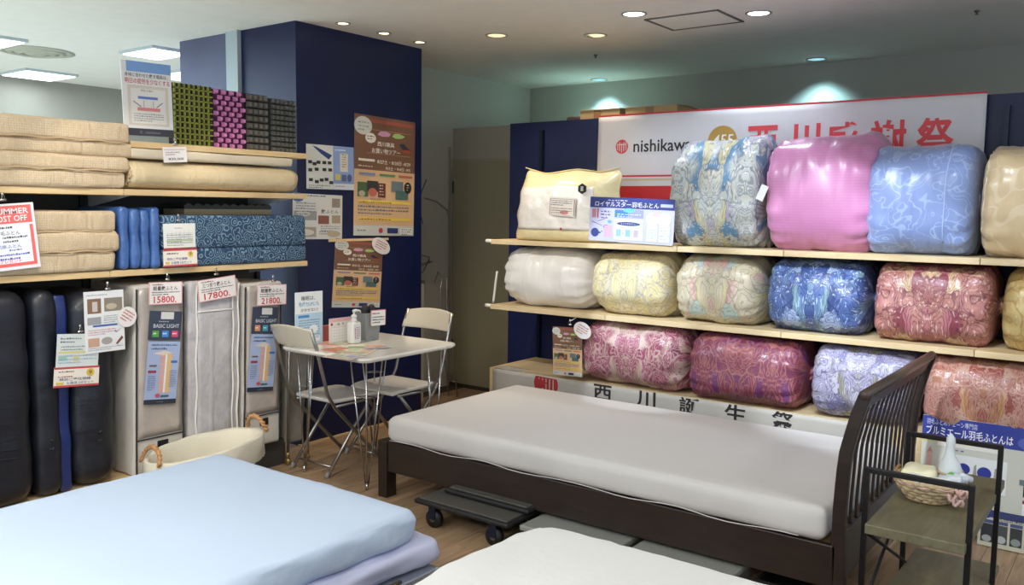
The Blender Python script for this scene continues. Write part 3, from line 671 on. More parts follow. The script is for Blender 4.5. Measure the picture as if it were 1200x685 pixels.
# cardboard boxes on top ---------------------------------------------
for (a, b, zt, lb) in ((680, 731, 126, 'left of two cardboard boxes on top of the shelf, shallower'), (733, 798, 122, 'right of two cardboard boxes on top of the shelf, with a brown tape stripe')):
    x0 = yp(a, 130, 5.06).x; x1 = yp(b, 130, 5.06).x-.03; z1 = yp((a+b)/2, zt, 5.06).z
    t = thing('cardboard_box', ((x0+x1)/2, 5.22, 2.1), lb, 'box', 'cardboard boxes on the shelf top')
    G().box(x0, x1, 5.06, 5.36, 2.1, z1-.012).build('carton', m_card, t)
    g = G(); g.obox((x0-.004, 5.05, z1-.014), (x1-x0+.008, 0, 0), (0, .155, .008), (0, 0, .004)); g.obox((x0-.004, 5.37, z1-.014), (x1-x0+.008, 0, 0), (0, -.155, .008), (0, 0, .004)); g.build('flap', M('cardboard_flap', 'c2a779', .8), t)
    xm = (x0+x1)/2+(.0 if a > 700 else -.01); G().box(xm-.035, xm+.02, 5.057, 5.0599, 2.1, z1-.014).build('tape', M('tape_brown', '93683f', .35), t)
tag(G().soft(-3.36, -3.15, 5.1, 5.3, 2.1, 2.135, .016, .03, lambda p, n: p+n*.006*nz(p, 22, 1)).build('folded_cloth', M('mauve_cloth', '6a5350', .8)), 'small dusky cloth bundle left of the cardboard boxes', 'cloth')

# large board at lower right -------------------------------------------
o, r, u, w, h = (-.855, 4.425, .03), YR, ZU, .86, .52
zz = lambda px, py: ((yp(px, py, 4.425).x+.855)/.86, (yp(px, py, 4.425).z-.03)/.52)
def R_(x0, y0, x1, y1, c): a = zz(x0, y1); b = zz(x1, y0); return ('r', a[0], a[1], b[0]-a[0], b[1]-a[1], c)
def T_(x0, y0, x1, y1, s, c, b=0): a = zz(x0, y1); e = zz(x1, y0); return ('t', a[0], a[1], e[0]-a[0], e[1]-a[1], s, c, b)
P = [('r', 0, .80, 1, .20, '37439a'), ('t', .02, .925, .25, .05, '羽毛ふとんチェーン専門店', 'e8eaf6'), ('t', .02, .83, .42, .085, 'ブルミエール羽毛ふとんは', 'f4f4fa', .012), ('e', .56, .865, .10, .07, '5a66b4'), ('t', .49, .84, .14, .05, 'あたたか', 'eef0fa'), ('e', .55, .93, .022, .035, 'e8dca0'),
     ('r', .0, .765, .28, .035, 'd8cf8a'), ('r', .08, .74, .3, .035, 'f2f0ea'), ('p', [(.03, .66), (.045, .72), (.06, .66)], 'd98a84'), ('r', .034, .42, .022, .25, 'e2b0a8'),
     ('r', .17, .38, .25, .30, 'eef2f2'), ('l', .17, .71, .06, 1, .03, '6a7a9a'), ('e', .215, .56, .032, .05, '2f3f9a'), ('e', .315, .55, .034, .055, '2f3f9a'),
     ('p', [(.25, .48), (.28, .52), (.275, .62), (.265, .60), (.262, .53), (.235, .49)], 'a9a4a0'), ('p', [(.35, .47), (.38, .51), (.375, .62), (.363, .60), (.36, .52), (.33, .48)], 'a9a4a0'),
     ('r', .51, .60, .04, .07, 'c23a48'), ('t', .565, .61, .1, .045, '羽毛', '8a8f9a'), ('r', .6, .54, .06, .05, 'd8b85a'), ('r', .48, .5, .025, .05, '6f7f86'), ('r', .5, .40, .13, .11, '2a2b30'), ('e', .565, .455, .022, .035, 'e8eaf0'),
     ('r', .5, .17, .15, .20, 'f0f0f2'), ('r', .5, .34, .15, .03, '8a3a48'), ('l', .51, .31, .13, 4, .04, '8a8f98'), ('r', .51, .12, .12, .09, 'a08a62'), ('r', .66, .1, .3, .6, 'dfe6e8'), ('l', .68, .65, .26, 12, .045, '8a94a4'), ('r', .0, .0, 1, .03, 'a9b4c4')]
sign('feature_board', o, r, u, w, h, M('board_cream', 'd6d6cc', .4), P, 'large cream feature board with a blue headline standing before the stage', 'sign', th=.006)
q0, q1 = yp(1146, 634, 4.33), yp(1146, 598, 4.33)
P = [('r', 0, .8, 1, .2, '3a4478'), ('e', .12, .86, .09, .1, '2f3f9a'), ('t', .28, .74, .6, .13, '安心品質保証工場', '3a3a48'), ('r', .05, .12, .2, .5, '33393f'), ('r', .29, .12, .2, .5, '4a5254'), ('r', .53, .12, .2, .5, '3a4042'), ('r', .77, .12, .19, .5, '51585a'), ('e', .15, .22, .08, .09, 'a9b0b0'), ('e', .39, .24, .08, .1, 'b8bcba'), ('e', .63, .24, .08, .1, '8f9a9a'), ('e', .86, .24, .07, .1, 'a0a8a8')]
for k in range(4): P.append(('r', .05+.24*k, .64, .2, .09, '4a5a8a'))
sign('small_notice', (-.585, 4.35, .005), YR, ZU, .24, .17, M('notice_cream', 'cfcdb8', .4), P, 'small notice with four dark pictures standing on the floor before the large board', 'sign', th=.005)
# ------------------------------------------------------------------ centre bed
BY0, BY1 = 3.135, 4.235
bed = thing('wooden_bed', (-2.0, 3.68, 0), 'low dark brown wooden bed with a slatted curved headboard', 'bed')
def bx(nm, *a, par=bed, mat=m_dark, bev=.004, lab=None): return G().box(*a).build(nm, mat, par, bevel=bev, label=lab)
for y0 in (BY0, BY1-.06): bx('leg', -3.19, -3.13, y0-.01, y0+.065, 0, .30)
bx('side_rail', -3.13, -.87, BY0, BY0+.028, .14, .30); bx('side_rail', -3.13, -.87, BY1-.028, BY1, .14, .30)
bx('foot_rail', -3.175, -3.145, BY0+.055, BY1-.06, .14, .285)
for k in range(9): bx('bed_slat', -3.05+k*.26, -2.97+k*.26, BY0+.03, BY1-.03, .235, .255, mat=m_pinex, bev=0)
def hx(z):     # curve of the headboard
    pts = [(0, -.870), (.15, -.878), (.40, -.889), (.62, -.880), (.75, -.855), (.87, -.818)]
    for (a, xa), (b, xb) in zip(pts[:-1], pts[1:]):
        if z <= b: t = (z-a)/(b-a); t = t*t*(3-2*t)*.35+t*.65; return xa+(xb-xa)*t
    return pts[-1][1]
def curved(nm, y0, y1, z0, z1, d, dep=0, mat=m_dark, par=bed, n=12):
    g = G(); vs = []
    for i in range(n+1):
        z = z0+(z1-z0)*i/n; x = hx(z)+dep
        vs += [(x, y0, z), (x+d, y0, z), (x+d, y1, z), (x, y1, z)]
    fs = [(i*4+k, i*4+(k+1) % 4, (i+1)*4+(k+1) % 4, (i+1)*4+k) for i in range(n) for k in range(4)]+[(3, 2, 1, 0), (n*4, n*4+1, n*4+2, n*4+3)]
    g.add(vs, fs); return g.build(nm, mat, par, bevel=.003)
curved('headboard_post', BY0, BY0+.03, 0, .868, .046); curved('headboard_post', BY1-.03, BY1, 0, .868, .046)
curved('top_rail', BY0+.032, BY1-.032, .80, .858, .022, .010)
G().tube([(hx(.86)+.023, BY0-.003, .866), (hx(.86)+.023, BY1+.003, .866)], .019, 12).build('top_cap', M('dark_wood_sheen', '4f423a', .3), bed)
curved('lower_panel', BY0+.032, BY1-.032, .17, .345, .02, .014, M('headboard_panel', '3a3532', .45))
for k in range(13):
    y = BY0+.085+k*(BY1-BY0-.17)/12; curved('headboard_slat', y-.009, y+.009, .345, .80, .010, .016)
def matt(x0, x1, y0, y1, z0, z1, r, seed, amp=.004, step=.05, sag=None, side=.0):
    def fn(p, n):
        d = amp*nz((p.x, p.y, p.z), 3.2, seed)+amp*.35*nz((p.x, p.y, p.z), 13, seed)
        if abs(n.z) < .8: d += side*sin(p.x*9+p.y*11+p.z*25+3*nz((p.x, p.y, p.z), 3, seed))*.5+side*nz((p.x*2, p.y*2, p.z*7), 4, seed)
        q = p+n*d
        if sag: q = sag(q, n)
        return q
    return G().soft(x0, x1, y0, y1, z0, z1, r, step, fn)
m_sheet = M('sheet_pale_grey', 'd1cecb', .75, bump=.08, bscale=18, var=.015, vscale=3)
mt = thing('mattress', (-2.0, 3.68, .30), 'white fitted mattress lying on the dark wooden bed', 'mattress')
matt(-3.13, -.905, BY0-.01, BY1+.01, .302, .432, .04, 3, .003, side=.004).build('sheet', m_sheet, mt)
g = G(); g.tube([(-3.10+i*.07, BY0-.016-.004*sin(i*1.3), .312+.006*sin(i*.9)) for i in range(31)], .0022, 5); g.build('hem', m_sheet, mt)

# ------------------------------------------------------------------ left front bed
m_blue = M('sheet_pale_blue', 'bccce2', .75, bump=.08, bscale=15, var=.015, vscale=3)
m_lav = M('sheet_lavender', 'c6cbe8', .7, bump=.15, bscale=20)
fb = thing('bed_frame', (-2.4, 1.0, 0), 'grey bed frame with a bright metal edge under the pale blue mattresses', 'bed frame')
m_fr = M('frame_grey', '6e7480', .45, .3)
G().box(-2.93, -1.85, .15, 2.07, .20, .318).build('side_frame', m_fr, fb, bevel=.01)
G().box(-2.93, -1.838, .15, 2.08, .300, .322).build('edge_trim', M('alu_edge', 'b4bcc8', .3, .7), fb, bevel=.004)
for x in (-2.9, -1.93):
    for y in (.2, 1.98): G().box(x, x+.05, y, y+.05, 0, .2).build('leg', m_fr, fb)
def mwr(p, n):
    if p.z < .5 and p.y > 1.2 and n.x > .3: p.x += .006*sin(p.y*30+p.z*60)
    return p
tag(matt(-2.94, -1.86, .12, 2.11, .326, .412, .035, 8, .010, .04, side=.012).build('folded_mattress', m_lav), 'thin lavender white mattress pad bulging out under the pale blue mattress', 'mattress')
tag(matt(-2.955, -1.885, .12, 2.035, .412, .522, .035, 5, .004, .04, side=.006, sag=mwr).build('mattress', m_blue), 'pale blue sheeted mattress in the left foreground', 'mattress')
g = G()
for k in range(7):
    y = 1.40+k*.075; g.tube([(-1.853+.006*sin(k*2), y, .325), (-1.845, y+.03, .330+.004*(k % 2)), (-1.852, y+.06, .325)], .007, 6)
g = g.build('strap', M('brown_strap', '4d4038', .7), fb, label='dark brown strap ends along the frame edge')

# ------------------------------------------------------------------ front centre bed with fluffy pad
m_fluff = M('fluffy_pad', 'd3d3d1', .95, bump=.25, bscale=28, sheen=.5, var=.02, vscale=4)
def fz_(p, n): return p+n*(.010*nz(tuple(p), 5, 2)+.005*nz(tuple(p), 16, 4))
tag(G().soft(-1.54, -.42, .3, 2.215, .455, .515, .03, .035, fz_).build('fluffy_pad', m_fluff), 'fluffy off white bed pad in the centre foreground', 'bed pad')
# round the two far corners of the pad and its mattress in plan
def roundplan(o, R):
    me = o.data; L = o.location
    for v in me.vertices:
        x, y = v.co.x+L.x, v.co.y+L.y
        for cx, sg in ((-1.54+R, -1), (-.42-R, 1)):
            cy = 2.215-R
            if (x-cx)*sg > 0 and y > cy:
                dx, dy = abs(x-cx)/R, (y-cy)/R; mx = max(dx, dy); ln = sqrt(dx*dx+dy*dy)
                if ln > 1e-6: k = mx/ln; v.co.x = cx+sg*dx*k*R-L.x; v.co.y = cy+dy*k*R-L.y
roundplan(bpy.data.objects['fluffy_pad'], .16)
tag(matt(-1.50, -.46, .3, 2.16, .30, .455, .05, 9, .003).build('mattress', m_sheet), 'mattress hidden under the fluffy off white pad', 'mattress')
fb2 = thing('bed_frame', (-1.0, 1.2, 0), 'dark low bed frame under the fluffy pad', 'bed frame')
G().box(-1.48, -.48, .35, 2.13, .14, .30).build('rail', m_dark, fb2)
for x in (-1.46, -.56):
    for y in (.4, 2.05): G().box(x, x+.06, y, y+.06, 0, .14).build('leg', m_dark, fb2)

# ------------------------------------------------------------------ under the bed: dollies and boxes
m_rub = M('rubber_black', '161617', .6); m_dk = M('dolly_grey', '4a4843', .6)
def dolly(cx, cy, z, lb, wheels, L=.56, Wd=.36):
    t = thing('platform_dolly', (cx, cy, z), lb, 'dolly', 'platform dollies under the bed')
    G().soft(cx-L/2, cx+L/2, cy-Wd/2, cy+Wd/2, z+(.105 if wheels else 0), z+(.128 if wheels else .024), .011, .1).build('rim', m_rub, t)
    z1 = z+(.128 if wheels else .024); G().soft(cx-L/2+.02, cx+L/2-.02, cy-Wd/2+.02, cy+Wd/2-.02, z1-.006, z1+.006, .005, .1).build('deck', m_dk, t)
    if wheels:
        for sx in (-1, 1):
            for sy in (-1, 1):
                wx, wy = cx+sx*(L/2-.10), cy+sy*(Wd/2-.04)
                w = G(); w.tube([(wx, wy-.015, z+.042), (wx, wy+.015, z+.042)], .042, 20); wh = w.build('wheel', m_rub, t)
                G().tube([(wx, wy-.017, z+.042), (wx, wy+.017, z+.042)], .016, 12).build('hub', m_steel, wh)
                g = G(); g.obox((wx-.02, wy-.021, z+.04), (.04, 0, 0), (0, .003, 0), (0, 0, .064)); g.obox((wx-.02, wy+.018, z+.04), (.04, 0, 0), (0, .003, 0), (0, 0, .064)); g.build('caster_fork', m_post, t)
dolly(-2.485, 3.12, 0, 'black wheeled dolly on the floor under the wooden bed, carrying a second one', True)
dolly(-2.44, 3.24, .136, 'flat second dolly deck stacked on the wheeled dolly', False, .50, .34)
m_clear = M('clear_plastic', 'b8bcb4', .25, trans=.55, alpha=1)
m_clear2 = M('grey_plastic', '80827c', .4)
for (x0, x1, y0, y1, lb) in ((-2.17, -1.70, 2.98, 3.28, 'grey translucent storage box under the bed beside the dolly'), (-1.66, -1.22, 3.0, 3.3, 'second grey storage box under the bed, farther right')):
    t = thing('storage_box', ((x0+x1)/2, (y0+y1)/2, 0), lb, 'box', 'storage boxes under the bed')
    G().box(x0+.015, x1-.015, y0+.015, y1-.015, 0, .10).build('body', m_clear2, t, bevel=.01)
    G().box(x0, x1, y0, y1, .10, .125).build('lid', M('grey_lid', '8c8e88', .35), t, bevel=.006)
t = thing('black_tray', (-1.1, 3.25, 0), 'black plastic crate in the shadow under the right end of the bed', 'crate')
G().box(-1.17, -.95, 3.16, 3.35, 0, .03).build('base', m_rub, t); 
for a in ((-1.17, -.95, 3.16, 3.17), (-1.17, -.95, 3.34, 3.35), (-1.17, -1.16, 3.17, 3.34), (-.96, -.95, 3.17, 3.34)): G().box(*a, .03, .09).build('wall', m_rub, t)

# ------------------------------------------------------------------ side table with metal frames
t = thing('side_table', (-.55, 3.2, 0), 'olive grey wooden side table with black square metal frames beside the headboard', 'side table')
TZ = .525; FX0, FX1 = -.70, -.402
G().box(FX0+.008, FX1-.004, 2.80, 3.60, TZ-.032, TZ).build('table_shelf', m_olive, t, bevel=.003)
G().box(FX0+.008, FX1-.004, 2.80, 3.60, .172, .20).build('table_shelf', m_olive, t, bevel=.003)
b = .0085
for y in (2.83, 3.40):
    for x in (FX0, FX1): G().box(x-b, x+b, y-b, y+b, 0, .70).build('leg', m_black, t, bevel=.0015)
    G().box(FX0+b, FX1-b, y-b, y+b, .70-2*b, .70).build('rail', m_black, t, bevel=.0015)
for p, q in (((FX0, 2.84, .21), (FX0, 3.39, .48)), ((FX0+.012, 2.84, .48), (FX0+.012, 3.39, .21))): G().tube([p, q], .006, 8).build('cross_brace', m_black, t)

# wicker basket with towels and goose bottle
m_wick = M('wicker_pale', 'c4ad88', .75, var=.2, vscale=40, bump=.5, bscale=120)
bc = Vector((-.585, 3.19, TZ))
t = thing('wicker_basket', bc, 'small oval wicker basket on the side table with pink ribbon', 'basket')
rows = [(.070, .008), (.084, .020), (.096, .033), (.106, .046), (.112, .059), (.118, .071)]
for ri, (R, z) in enumerate(rows):
    N = 60; pts = [bc+Vector((.93*(R+.003*sin(a*15+ri*pi))*cos(a), .84*(R+.003*sin(a*15+ri*pi))*sin(a), z+.0022*cos(a*15+ri*pi))) for a in [2*pi*k/N for k in range(N)]]
    G().tube(pts, .0075, 7, closed=True).build('wicker_coil', m_wick, t)
G().lathe([(.001, .004), (.075, .004)], 24, bc, caps=False).build('base', m_wick, t)
g = G()
for k in range(15):
    a = 2*pi*k/15; g.tube([bc+Vector((.93*r*cos(a), .84*r*sin(a), z)) for r, z in ((.07, .002), (.09, .03), (.105, .058), (.113, .078))], .004, 6)
g.build('stakes', m_wick, t)
for s in (-1,):
    G().tube([bc+Vector((-.112+.012*sin(pi*i/10), -.045+.09*i/10, .072+.028*sin(pi*i/10))) for i in range(11)], .005, 7).build('handle', M('wicker_dark', '9a7648', .6, bump=.4), t)
G().tube([bc+Vector((.98*.113*cos(a), .89*.113*sin(a), .064+.003*sin(a*9))) for a in [-pi+2*pi*k/40 for k in range(40)]], .0045, 6, closed=True).build('ribbon', M('ribbon_pink', 'd9b4ac', .5), t)
g = G()
for k, (dx, dz) in enumerate(((.0, .0), (.018, -.006), (-.014, -.02), (.01, -.032), (.03, .004))):
    ce = bc+Vector((.096+dx*.8, -.055-.006*k, .060+dz)); g.tube([ce+Vector((.014*cos(a), .006*sin(a), .012*sin(a*2+k))) for a in [2*pi*i/12 for i in range(12)]], .0055, 6, closed=True)
g.build('bow', MATS['ribbon_pink'], t)
def blob(name, mat, c0, sx, sy, sz, lb, cat, amp, seed, grp=None):
    c0 = Vector(c0)
    o = G().soft(c0.x-sx, c0.x+sx, c0.y-sy, c0.y+sy, c0.z, c0.z+sz, min(sx, sy, sz/2)*.9, .015, lambda p, n: p+n*amp*nz(tuple(p), 26, seed)).build(name, mat)
    return tag(o, lb, cat, grp)
blob('folded_towel', M('towel_cream', 'e9e4c4', .8), bc+Vector((-.035, .02, .058)), .056, .05, .045, 'cream yellow folded cloth in the small wicker basket', 'cloth', .012, 2)
blob('folded_towel', M('towel_white', 'e3e8e4', .8), bc+Vector((-.005, -.032, .045)), .075, .045, .042, 'white cloth at the front of the small wicker basket', 'cloth', .012, 5)
g = G()
for k in range(4): g.tube([bc+Vector((.035+.02*k, -.02+.004*k, .085+.006*k)), bc+Vector((.105+.006*k, -.045+.022*k, .098-.004*k))], [.011, .012], 10)
tag(g.build('rolled_cloth', M('towel_blue_white', 'd5dde6', .7)), 'bundle of rolled whitish cloths sticking out of the basket on the right', 'cloth')
gc = bc+Vector((.055, .045, .045))
t = thing('goose_figure', gc, 'pale grey white goose shaped plush standing upright in the small basket', 'figure')
ax = [(0, 0, .002), (0, 0, .03), (0, 0, .06), (-.002, 0, .085), (-.004, 0, .105), (-.004, 0, .13), (-.003, 0, .155), (-.004, 0, .168), (-.004, 0, .183)]
G().tube([gc+Vector(p) for p in ax], [.030, .038, .037, .029, .018, .0135, .0145, .0135, .003], 20).build('body', M('plush_pale', 'd3dade', .6, bump=.2, bscale=50), t)
g = G(); g.tube([gc+Vector((.0+.040*cos(a), .040*sin(a), .052+.004*sin(a))) for a in [2*pi*k/24 for k in range(24)]], .004, 6, closed=True); g.build('cord', M('cord_tan', 'b79c84', .6), t)
g = G(); g.tube([gc+Vector((-.01, -.046, .045)), gc+Vector((.012, -.049, .054)), gc+Vector((.034, -.042, .05))], [.002, .010, .003], 10); g.build('green_leaf', M('leaf_green', '5fb04a', .5), t)

# ------------------------------------------------------------------ table and folding chairs
TX0, TX1, TY0, TY1, TH = -3.90, -3.215, 3.06, 3.80, .725
t = thing('square_table', ((TX0+TX1)/2, (TY0+TY1)/2, 0), 'white square table with thin chrome rod legs by the navy column', 'table')
pts = []; R = .05
for cx, cy, a0 in ((TX1-R, TY0+R, -90), (TX1-R, TY1-R, 0), (TX0+R, TY1-R, 90), (TX0+R, TY0+R, 180)):
    for k in range(7): a = radians(a0+15*k); pts.append((cx+R*cos(a), cy+R*sin(a)))
N = len(pts); g = G(); prof = [(-.012, TH-.024), (0, TH-.012), (-.002, TH-.004), (-.006, TH)]
cxm, cym = (TX0+TX1)/2, (TY0+TY1)/2; vs = []
for ins, z in prof:
    for (x, y) in pts:
        d = Vector((x-cxm, y-cym)).normalized(); vs.append((x+d.x*ins, y+d.y*ins, z))
g.add(vs, [(i*N+k, i*N+(k+1) % N, (i+1)*N+(k+1) % N, (i+1)*N+k) for i in range(3) for k in range(N)]+[tuple(range(N))[::-1], tuple(3*N+k for k in range(N))], 0)
g.build('tabletop', M('laminate_white', 'ece8dc', .18, coat=.5), t)
for sx, sy in ((-1, -1), (1, -1), (-1, 1), (1, 1)):
    cx = cxm+sx*(TX1-TX0)/2*.80; cy = cym+sy*(TY1-TY0)/2*.80; fx_, fy_ = cxm+sx*.205, cym+sy*.245
    fx_, fy_ = cxm+sx*(TX1-TX0)/2*.74, cym+sy*(TY1-TY0)/2*.74
    lg = G(); tops = [(cx, cy), (cx-sx*.12, cy+0*sy), (cx, cy-sy*.12)]
    for (a, b_) in tops: lg.tube([(a, b_, TH-.02), (fx_+(a-cx)*.1, fy_+(b_-cy)*.1, .03)], .0045, 8)
    lg.tube([(fx_, fy_, 0), (fx_, fy_, .035)], .009, 12)
    L = lg.build('leg', m_chrome, t)
    g = G(); g.add([(x, y, z) for z in (.50,) for x, y in [(p[0]+(fx_-p[0])*.32, p[1]+(fy_-p[1])*.32) for p in tops]], []) ; pp = [Vector((p[0]+(fx_-p[0])*.3, p[1]+(fy_-p[1])*.3, .5)) for p in tops]
    g = G(); g.tube(pp, .003, 6, closed=True); g.build('leg_ring', m_chrome, L)
m_seat = M('seat_white_plastic', 'd9d6cf', .35, coat=.2); m_back = M('back_cream_plastic', 'dcd4c0', .35, coat=.2)
def folding_chair(label):
    """built at the origin facing +Y"""
    t = thing('folding_chair', (0, 0, 0), label, 'chair', 'folding chairs at the square table')
    W2 = .20
    def seatp(a, b_):
        x = -W2+2*W2*a; y = -.17+.36*b_; return Vector((x*(1-.08*b_*0), y, .425-.010*sin(pi*a)*sin(pi*b_)+.004*(b_ > .9)))
    g = G(); g.soft(-W2, W2, -.17, .19, .412, .434, .010, .04, lambda p, n: Vector((p.x*(1-.10*((p.y-.01)/.18)**2*abs(p.x)/W2), p.y, p.z-.010*max(0, 1-(p.x/W2)**2)*max(0, 1-((p.y-.01)/.18)**2)-(.012*max(0, (p.y-.13)/.06)))))
    g.build('seat', m_seat, t)
    def bp(a, b_):
        u = a*2-1; z = .735+.125*b_-.02*u*u*b_; return Vector((u*.195, -.27-.035*(1-u*u)-.05*b_+.0, z))
    g = G(); vs = []
    g.sheet(bp, 20, 6, th=(0, .014, 0)); g.build('backrest', m_back, t, bevel=.004)
    r = .0105
    for s in (-1, 1):
        x = s*.19
        g = G(); g.tube([(x*.97, -.325, .845), (x, -.292, .74), (x, -.215, .47), (x, -.16, .385), (x, .0, .22), (x, .215, .0)], r, 10); g.build('front_leg', m_steel, t)
        x2 = s*.168; g = G(); g.tube([(x2, .13, .405), (x2, -.02, .23), (x2, -.21, .0)], r, 10); g.build('rear_leg', m_steel, t)
        G().tube([(x, -.16, .395), (x, .16, .400)], .008, 8).build('seat_rail', m_steel, t)
        for y in (.215, -.21): G().tube([(s*(.19 if y > 0 else .168), y*1.02, 0), (s*(.19 if y > 0 else .168), y*.94, .03)], .0135, 10).build('foot_cap', M('foot_grey', '8e8c86', .5), t)
    G().tube([(-.168, -.165, .05), (.168, -.165, .05)], .006, 8).build('stretcher', m_steel, t)
    G().tube([(-.19, .165, .055), (.19, .165, .055)], .006, 8).build('stretcher', m_steel, t)
    return t
ch = folding_chair('white folding chair nearest the camera, backrest toward us, left of the table')
ch.location = (-3.775, 3.37, 0); ch.scale = (.88, 1, 1)
c2_ = dup(ch, (-3.71, 3.77, 0), pi, 'cream backed folding chair on the far side of the table, facing us'); c2_.scale = (1, 1, 1)

# things on the table
z = TH+.001
rnd = random.Random(5); cols = ['d9a08c', 'c98a70', 'b9c9a0', 'a9c0a4', 'e3d3c0', 'd4b0a0', 'a8b4c4']
for k, (px, py, w, h, ang, c) in enumerate(((385, 402, .20, .14, 10, 'dcb0a0'), (400, 410, .21, .14, -5, 'd88f78'), (420, 412, .15, .2, 30, 'e4d6c2'), (402, 418, .18, .12, 12, 'e9ded2'), (428, 406, .2, .14, 40, 'b4c8a4'), (445, 408, .14, .1, 70, 'a4b4c4'), (415, 399, .16, .12, 0, 'c8d4c4'))):
    p = zp(px, py, z); r, u = rotuv(YR, XR, ang); c2 = p-r*w/2-u*h/2; c2.z = z+k*.0007
    c2.x = min(max(c2.x, TX0+.05), TX1-.2)
    ps = [('r', .05, .55, .4, .38, cols[k]), ('r', .52, .5, .42, .4, cols[(k+3) % 7]), ('l', .06, .4, .86, 4, .09, '8a6f66'), ('e', .7, .25, .12, .16, cols[(k+1) % 7])]
    lbs = ['pinkish leaflet at the back left of the table papers', 'red brown printed leaflet in the middle of the table papers', 'cream leaflet turned askew near the table front corner', 'pale leaflet at the front edge of the table', 'green tinted leaflet behind the front corner of the table', 'small blue grey leaflet at the right of the table papers', 'pale green leaflet under the sanitizer bottle']
    sign('leaflet', c2, r, u, w, h, ink(c), ps, lbs[k], 'leaflet', 'leaflets on the white table', th=.0006)
# upright sign
def stand(name, kind, pl, tl, tr, br, bl, mat, P, label, cat, th=.004):
    o, r, u, w, h = quad(kind, pl, tl, tr, br, bl); return sign(name, o, r, u, w, h, mat, P, label, cat, th=th)
xq = -3.80
P = [('r', .0, .0, 1, .60, 'bcd8ea'), ('t', .22, .84, .5, .085, '睡眠は、', '4a4a52', .006), ('t', .12, .73, .74, .085, '免疫力UPにも', '3f9bc4', .01), ('t', .2, .63, .62, .065, 'かかせない!', '4a4a52', .006),
     ('r', .1, .52, .4, .05, '4a90c8'), ('l', .12, .46, .76, 8, .045, '6f95b0'), ('e', .66, .3, .16, .08, 'e9f3f8'), ('r', .1, .06, .8, .10, 'e9f3f8'), ('e', .33, .17, .05, .05, '9a6a5a'), ('l', .14, .13, .7, 2, .04, '6f95b0')]
s = stand('table_sign', 'x', xq, (342, 344), (373, 341), (383, 401), (350, 405), M('paper_white', 'eef2f4', .4), P, 'upright white and light blue notice leaning on the table', 'sign')
o, r, u, w, h = quad('x', -3.74, (384, 374), (410, 371), (414, 400), (388, 404))
P = [('r', .0, .86, 1, .14, 'e8b8bc'), ('e', .1, .78, .05, .06, 'c8404a'), ('t', .35, .72, .3, .09, '8 9', '8a5a60'), ('r', .08, .1, .84, .55, 'f3f0ea')]
P += [('r', .08+.12*k, .1, .004, .55, 'a9a49c') for k in range(8)]+[('r', .08, .1+.11*k, .84, .006, 'a9a49c') for k in range(6)]
sign('desk_calendar', o, r, u, w, h, M('paper_cream', 'ebe7de', .5), P, 'small desk calendar with pink header between the notice and the sanitizer', 'calendar', th=.004)
tag(G().box(-3.87, -3.83, 3.27, 3.42, TH, TH+.09).build('brochure_box', M('brochure_red', 'a85a58', .6), bevel=.002), 'reddish brochure box behind the table notice', 'box')
p = zp(415, 402, TH); bc = Vector((p.x, p.y, TH))
t = thing('sanitizer_bottle', bc, 'white pump bottle of hand sanitizer on the table', 'bottle')
G().soft(bc.x-.028, bc.x+.028, bc.y-.034, bc.y+.034, TH, TH+.125, .014, .05).build('body', M('bottle_white', 'e6e4df', .25, coat=.3), t)
G().lathe([(.026, .122), (.014, .140), (.014, .150)], 20, bc).build('shoulder', MATS['bottle_white'], t); G().lathe([(.016, .148), (.016, .163), (.005, .166), (.005, .182)], 16, bc).build('cap', MATS['bottle_white'], t)
G().tube([bc+Vector((0, -.006, .184)), bc+Vector((0, .012, .188)), bc+Vector((0, .045, .184)), bc+Vector((0, .052, .174))], [.009, .008, .005, .004], 10).build('pump_head', MATS['bottle_white'], t)
sign('label', (bc.x+.0285, bc.y-.026, TH+.02), XR, ZU, .052, .09, M('label_pale', 'e4e2e4', .4), [('r', .1, .1, .1, .7, 'c0606a'), ('l', .3, .8, .6, 8, .1, '7a7a90')], parent=t, th=.0004)
p = zp(437, 399, TH); bc = Vector((p.x-.05, p.y, TH))
t = thing('pen_box', bc, 'grey plastic holder with a hanging note on the table', 'holder')
HB = .165; g = G(); r0, r1 = .045, .056
for k in range(4):
    pass
def taper(z0, z1, a, b_, th=.003):
    vs = []
    for (h_, q) in ((z0, a), (z1, b_)):
        for sx, sy in ((-1, -1), (1, -1), (1, 1), (-1, 1)): vs.append(bc+Vector((sx*q, sy*q*1.15, h_)))
    for (h_, q) in ((z0+.004, a-th), (z1, b_-th)):
        for sx, sy in ((-1, -1), (1, -1), (1, 1), (-1, 1)): vs.append(bc+Vector((sx*q, sy*q*1.15, h_)))
    fs = [(k, (k+1) % 4, (k+1) % 4+4, k+4) for k in range(4)]+[(3, 2, 1, 0)]+[(8+(k+1) % 4, 8+k, 12+k, 12+(k+1) % 4) for k in range(4)]+[(8, 9, 10, 11)]+[(4+k, 4+(k+1) % 4, 12+(k+1) % 4, 12+k) for k in range(4)]
    return G().add(vs, fs)
taper(0, HB, .045, .055).build('box', M('holder_grey', '85898a', .4), t, bevel=.002)
o, r, u, w, h = quad('x', bc.x+.062, (434, 363), (453, 362), (451, 380), (435, 382))
P = [('r', 0, .95, 1, .05, 'c85a60'), ('r', 0, 0, .04, 1, 'c85a60'), ('r', .96, 0, .04, 1, 'c85a60'), ('l', .1, .72, .8, 1, .2, 'c04a50'), ('l', .1, .5, .8, 3, .17, '4a4040')]
sign('note_card', o, r, u, w, h, m_white, P, 'white note card with red border clipped to the grey holder', 'card', radius=.01, th=.0015)
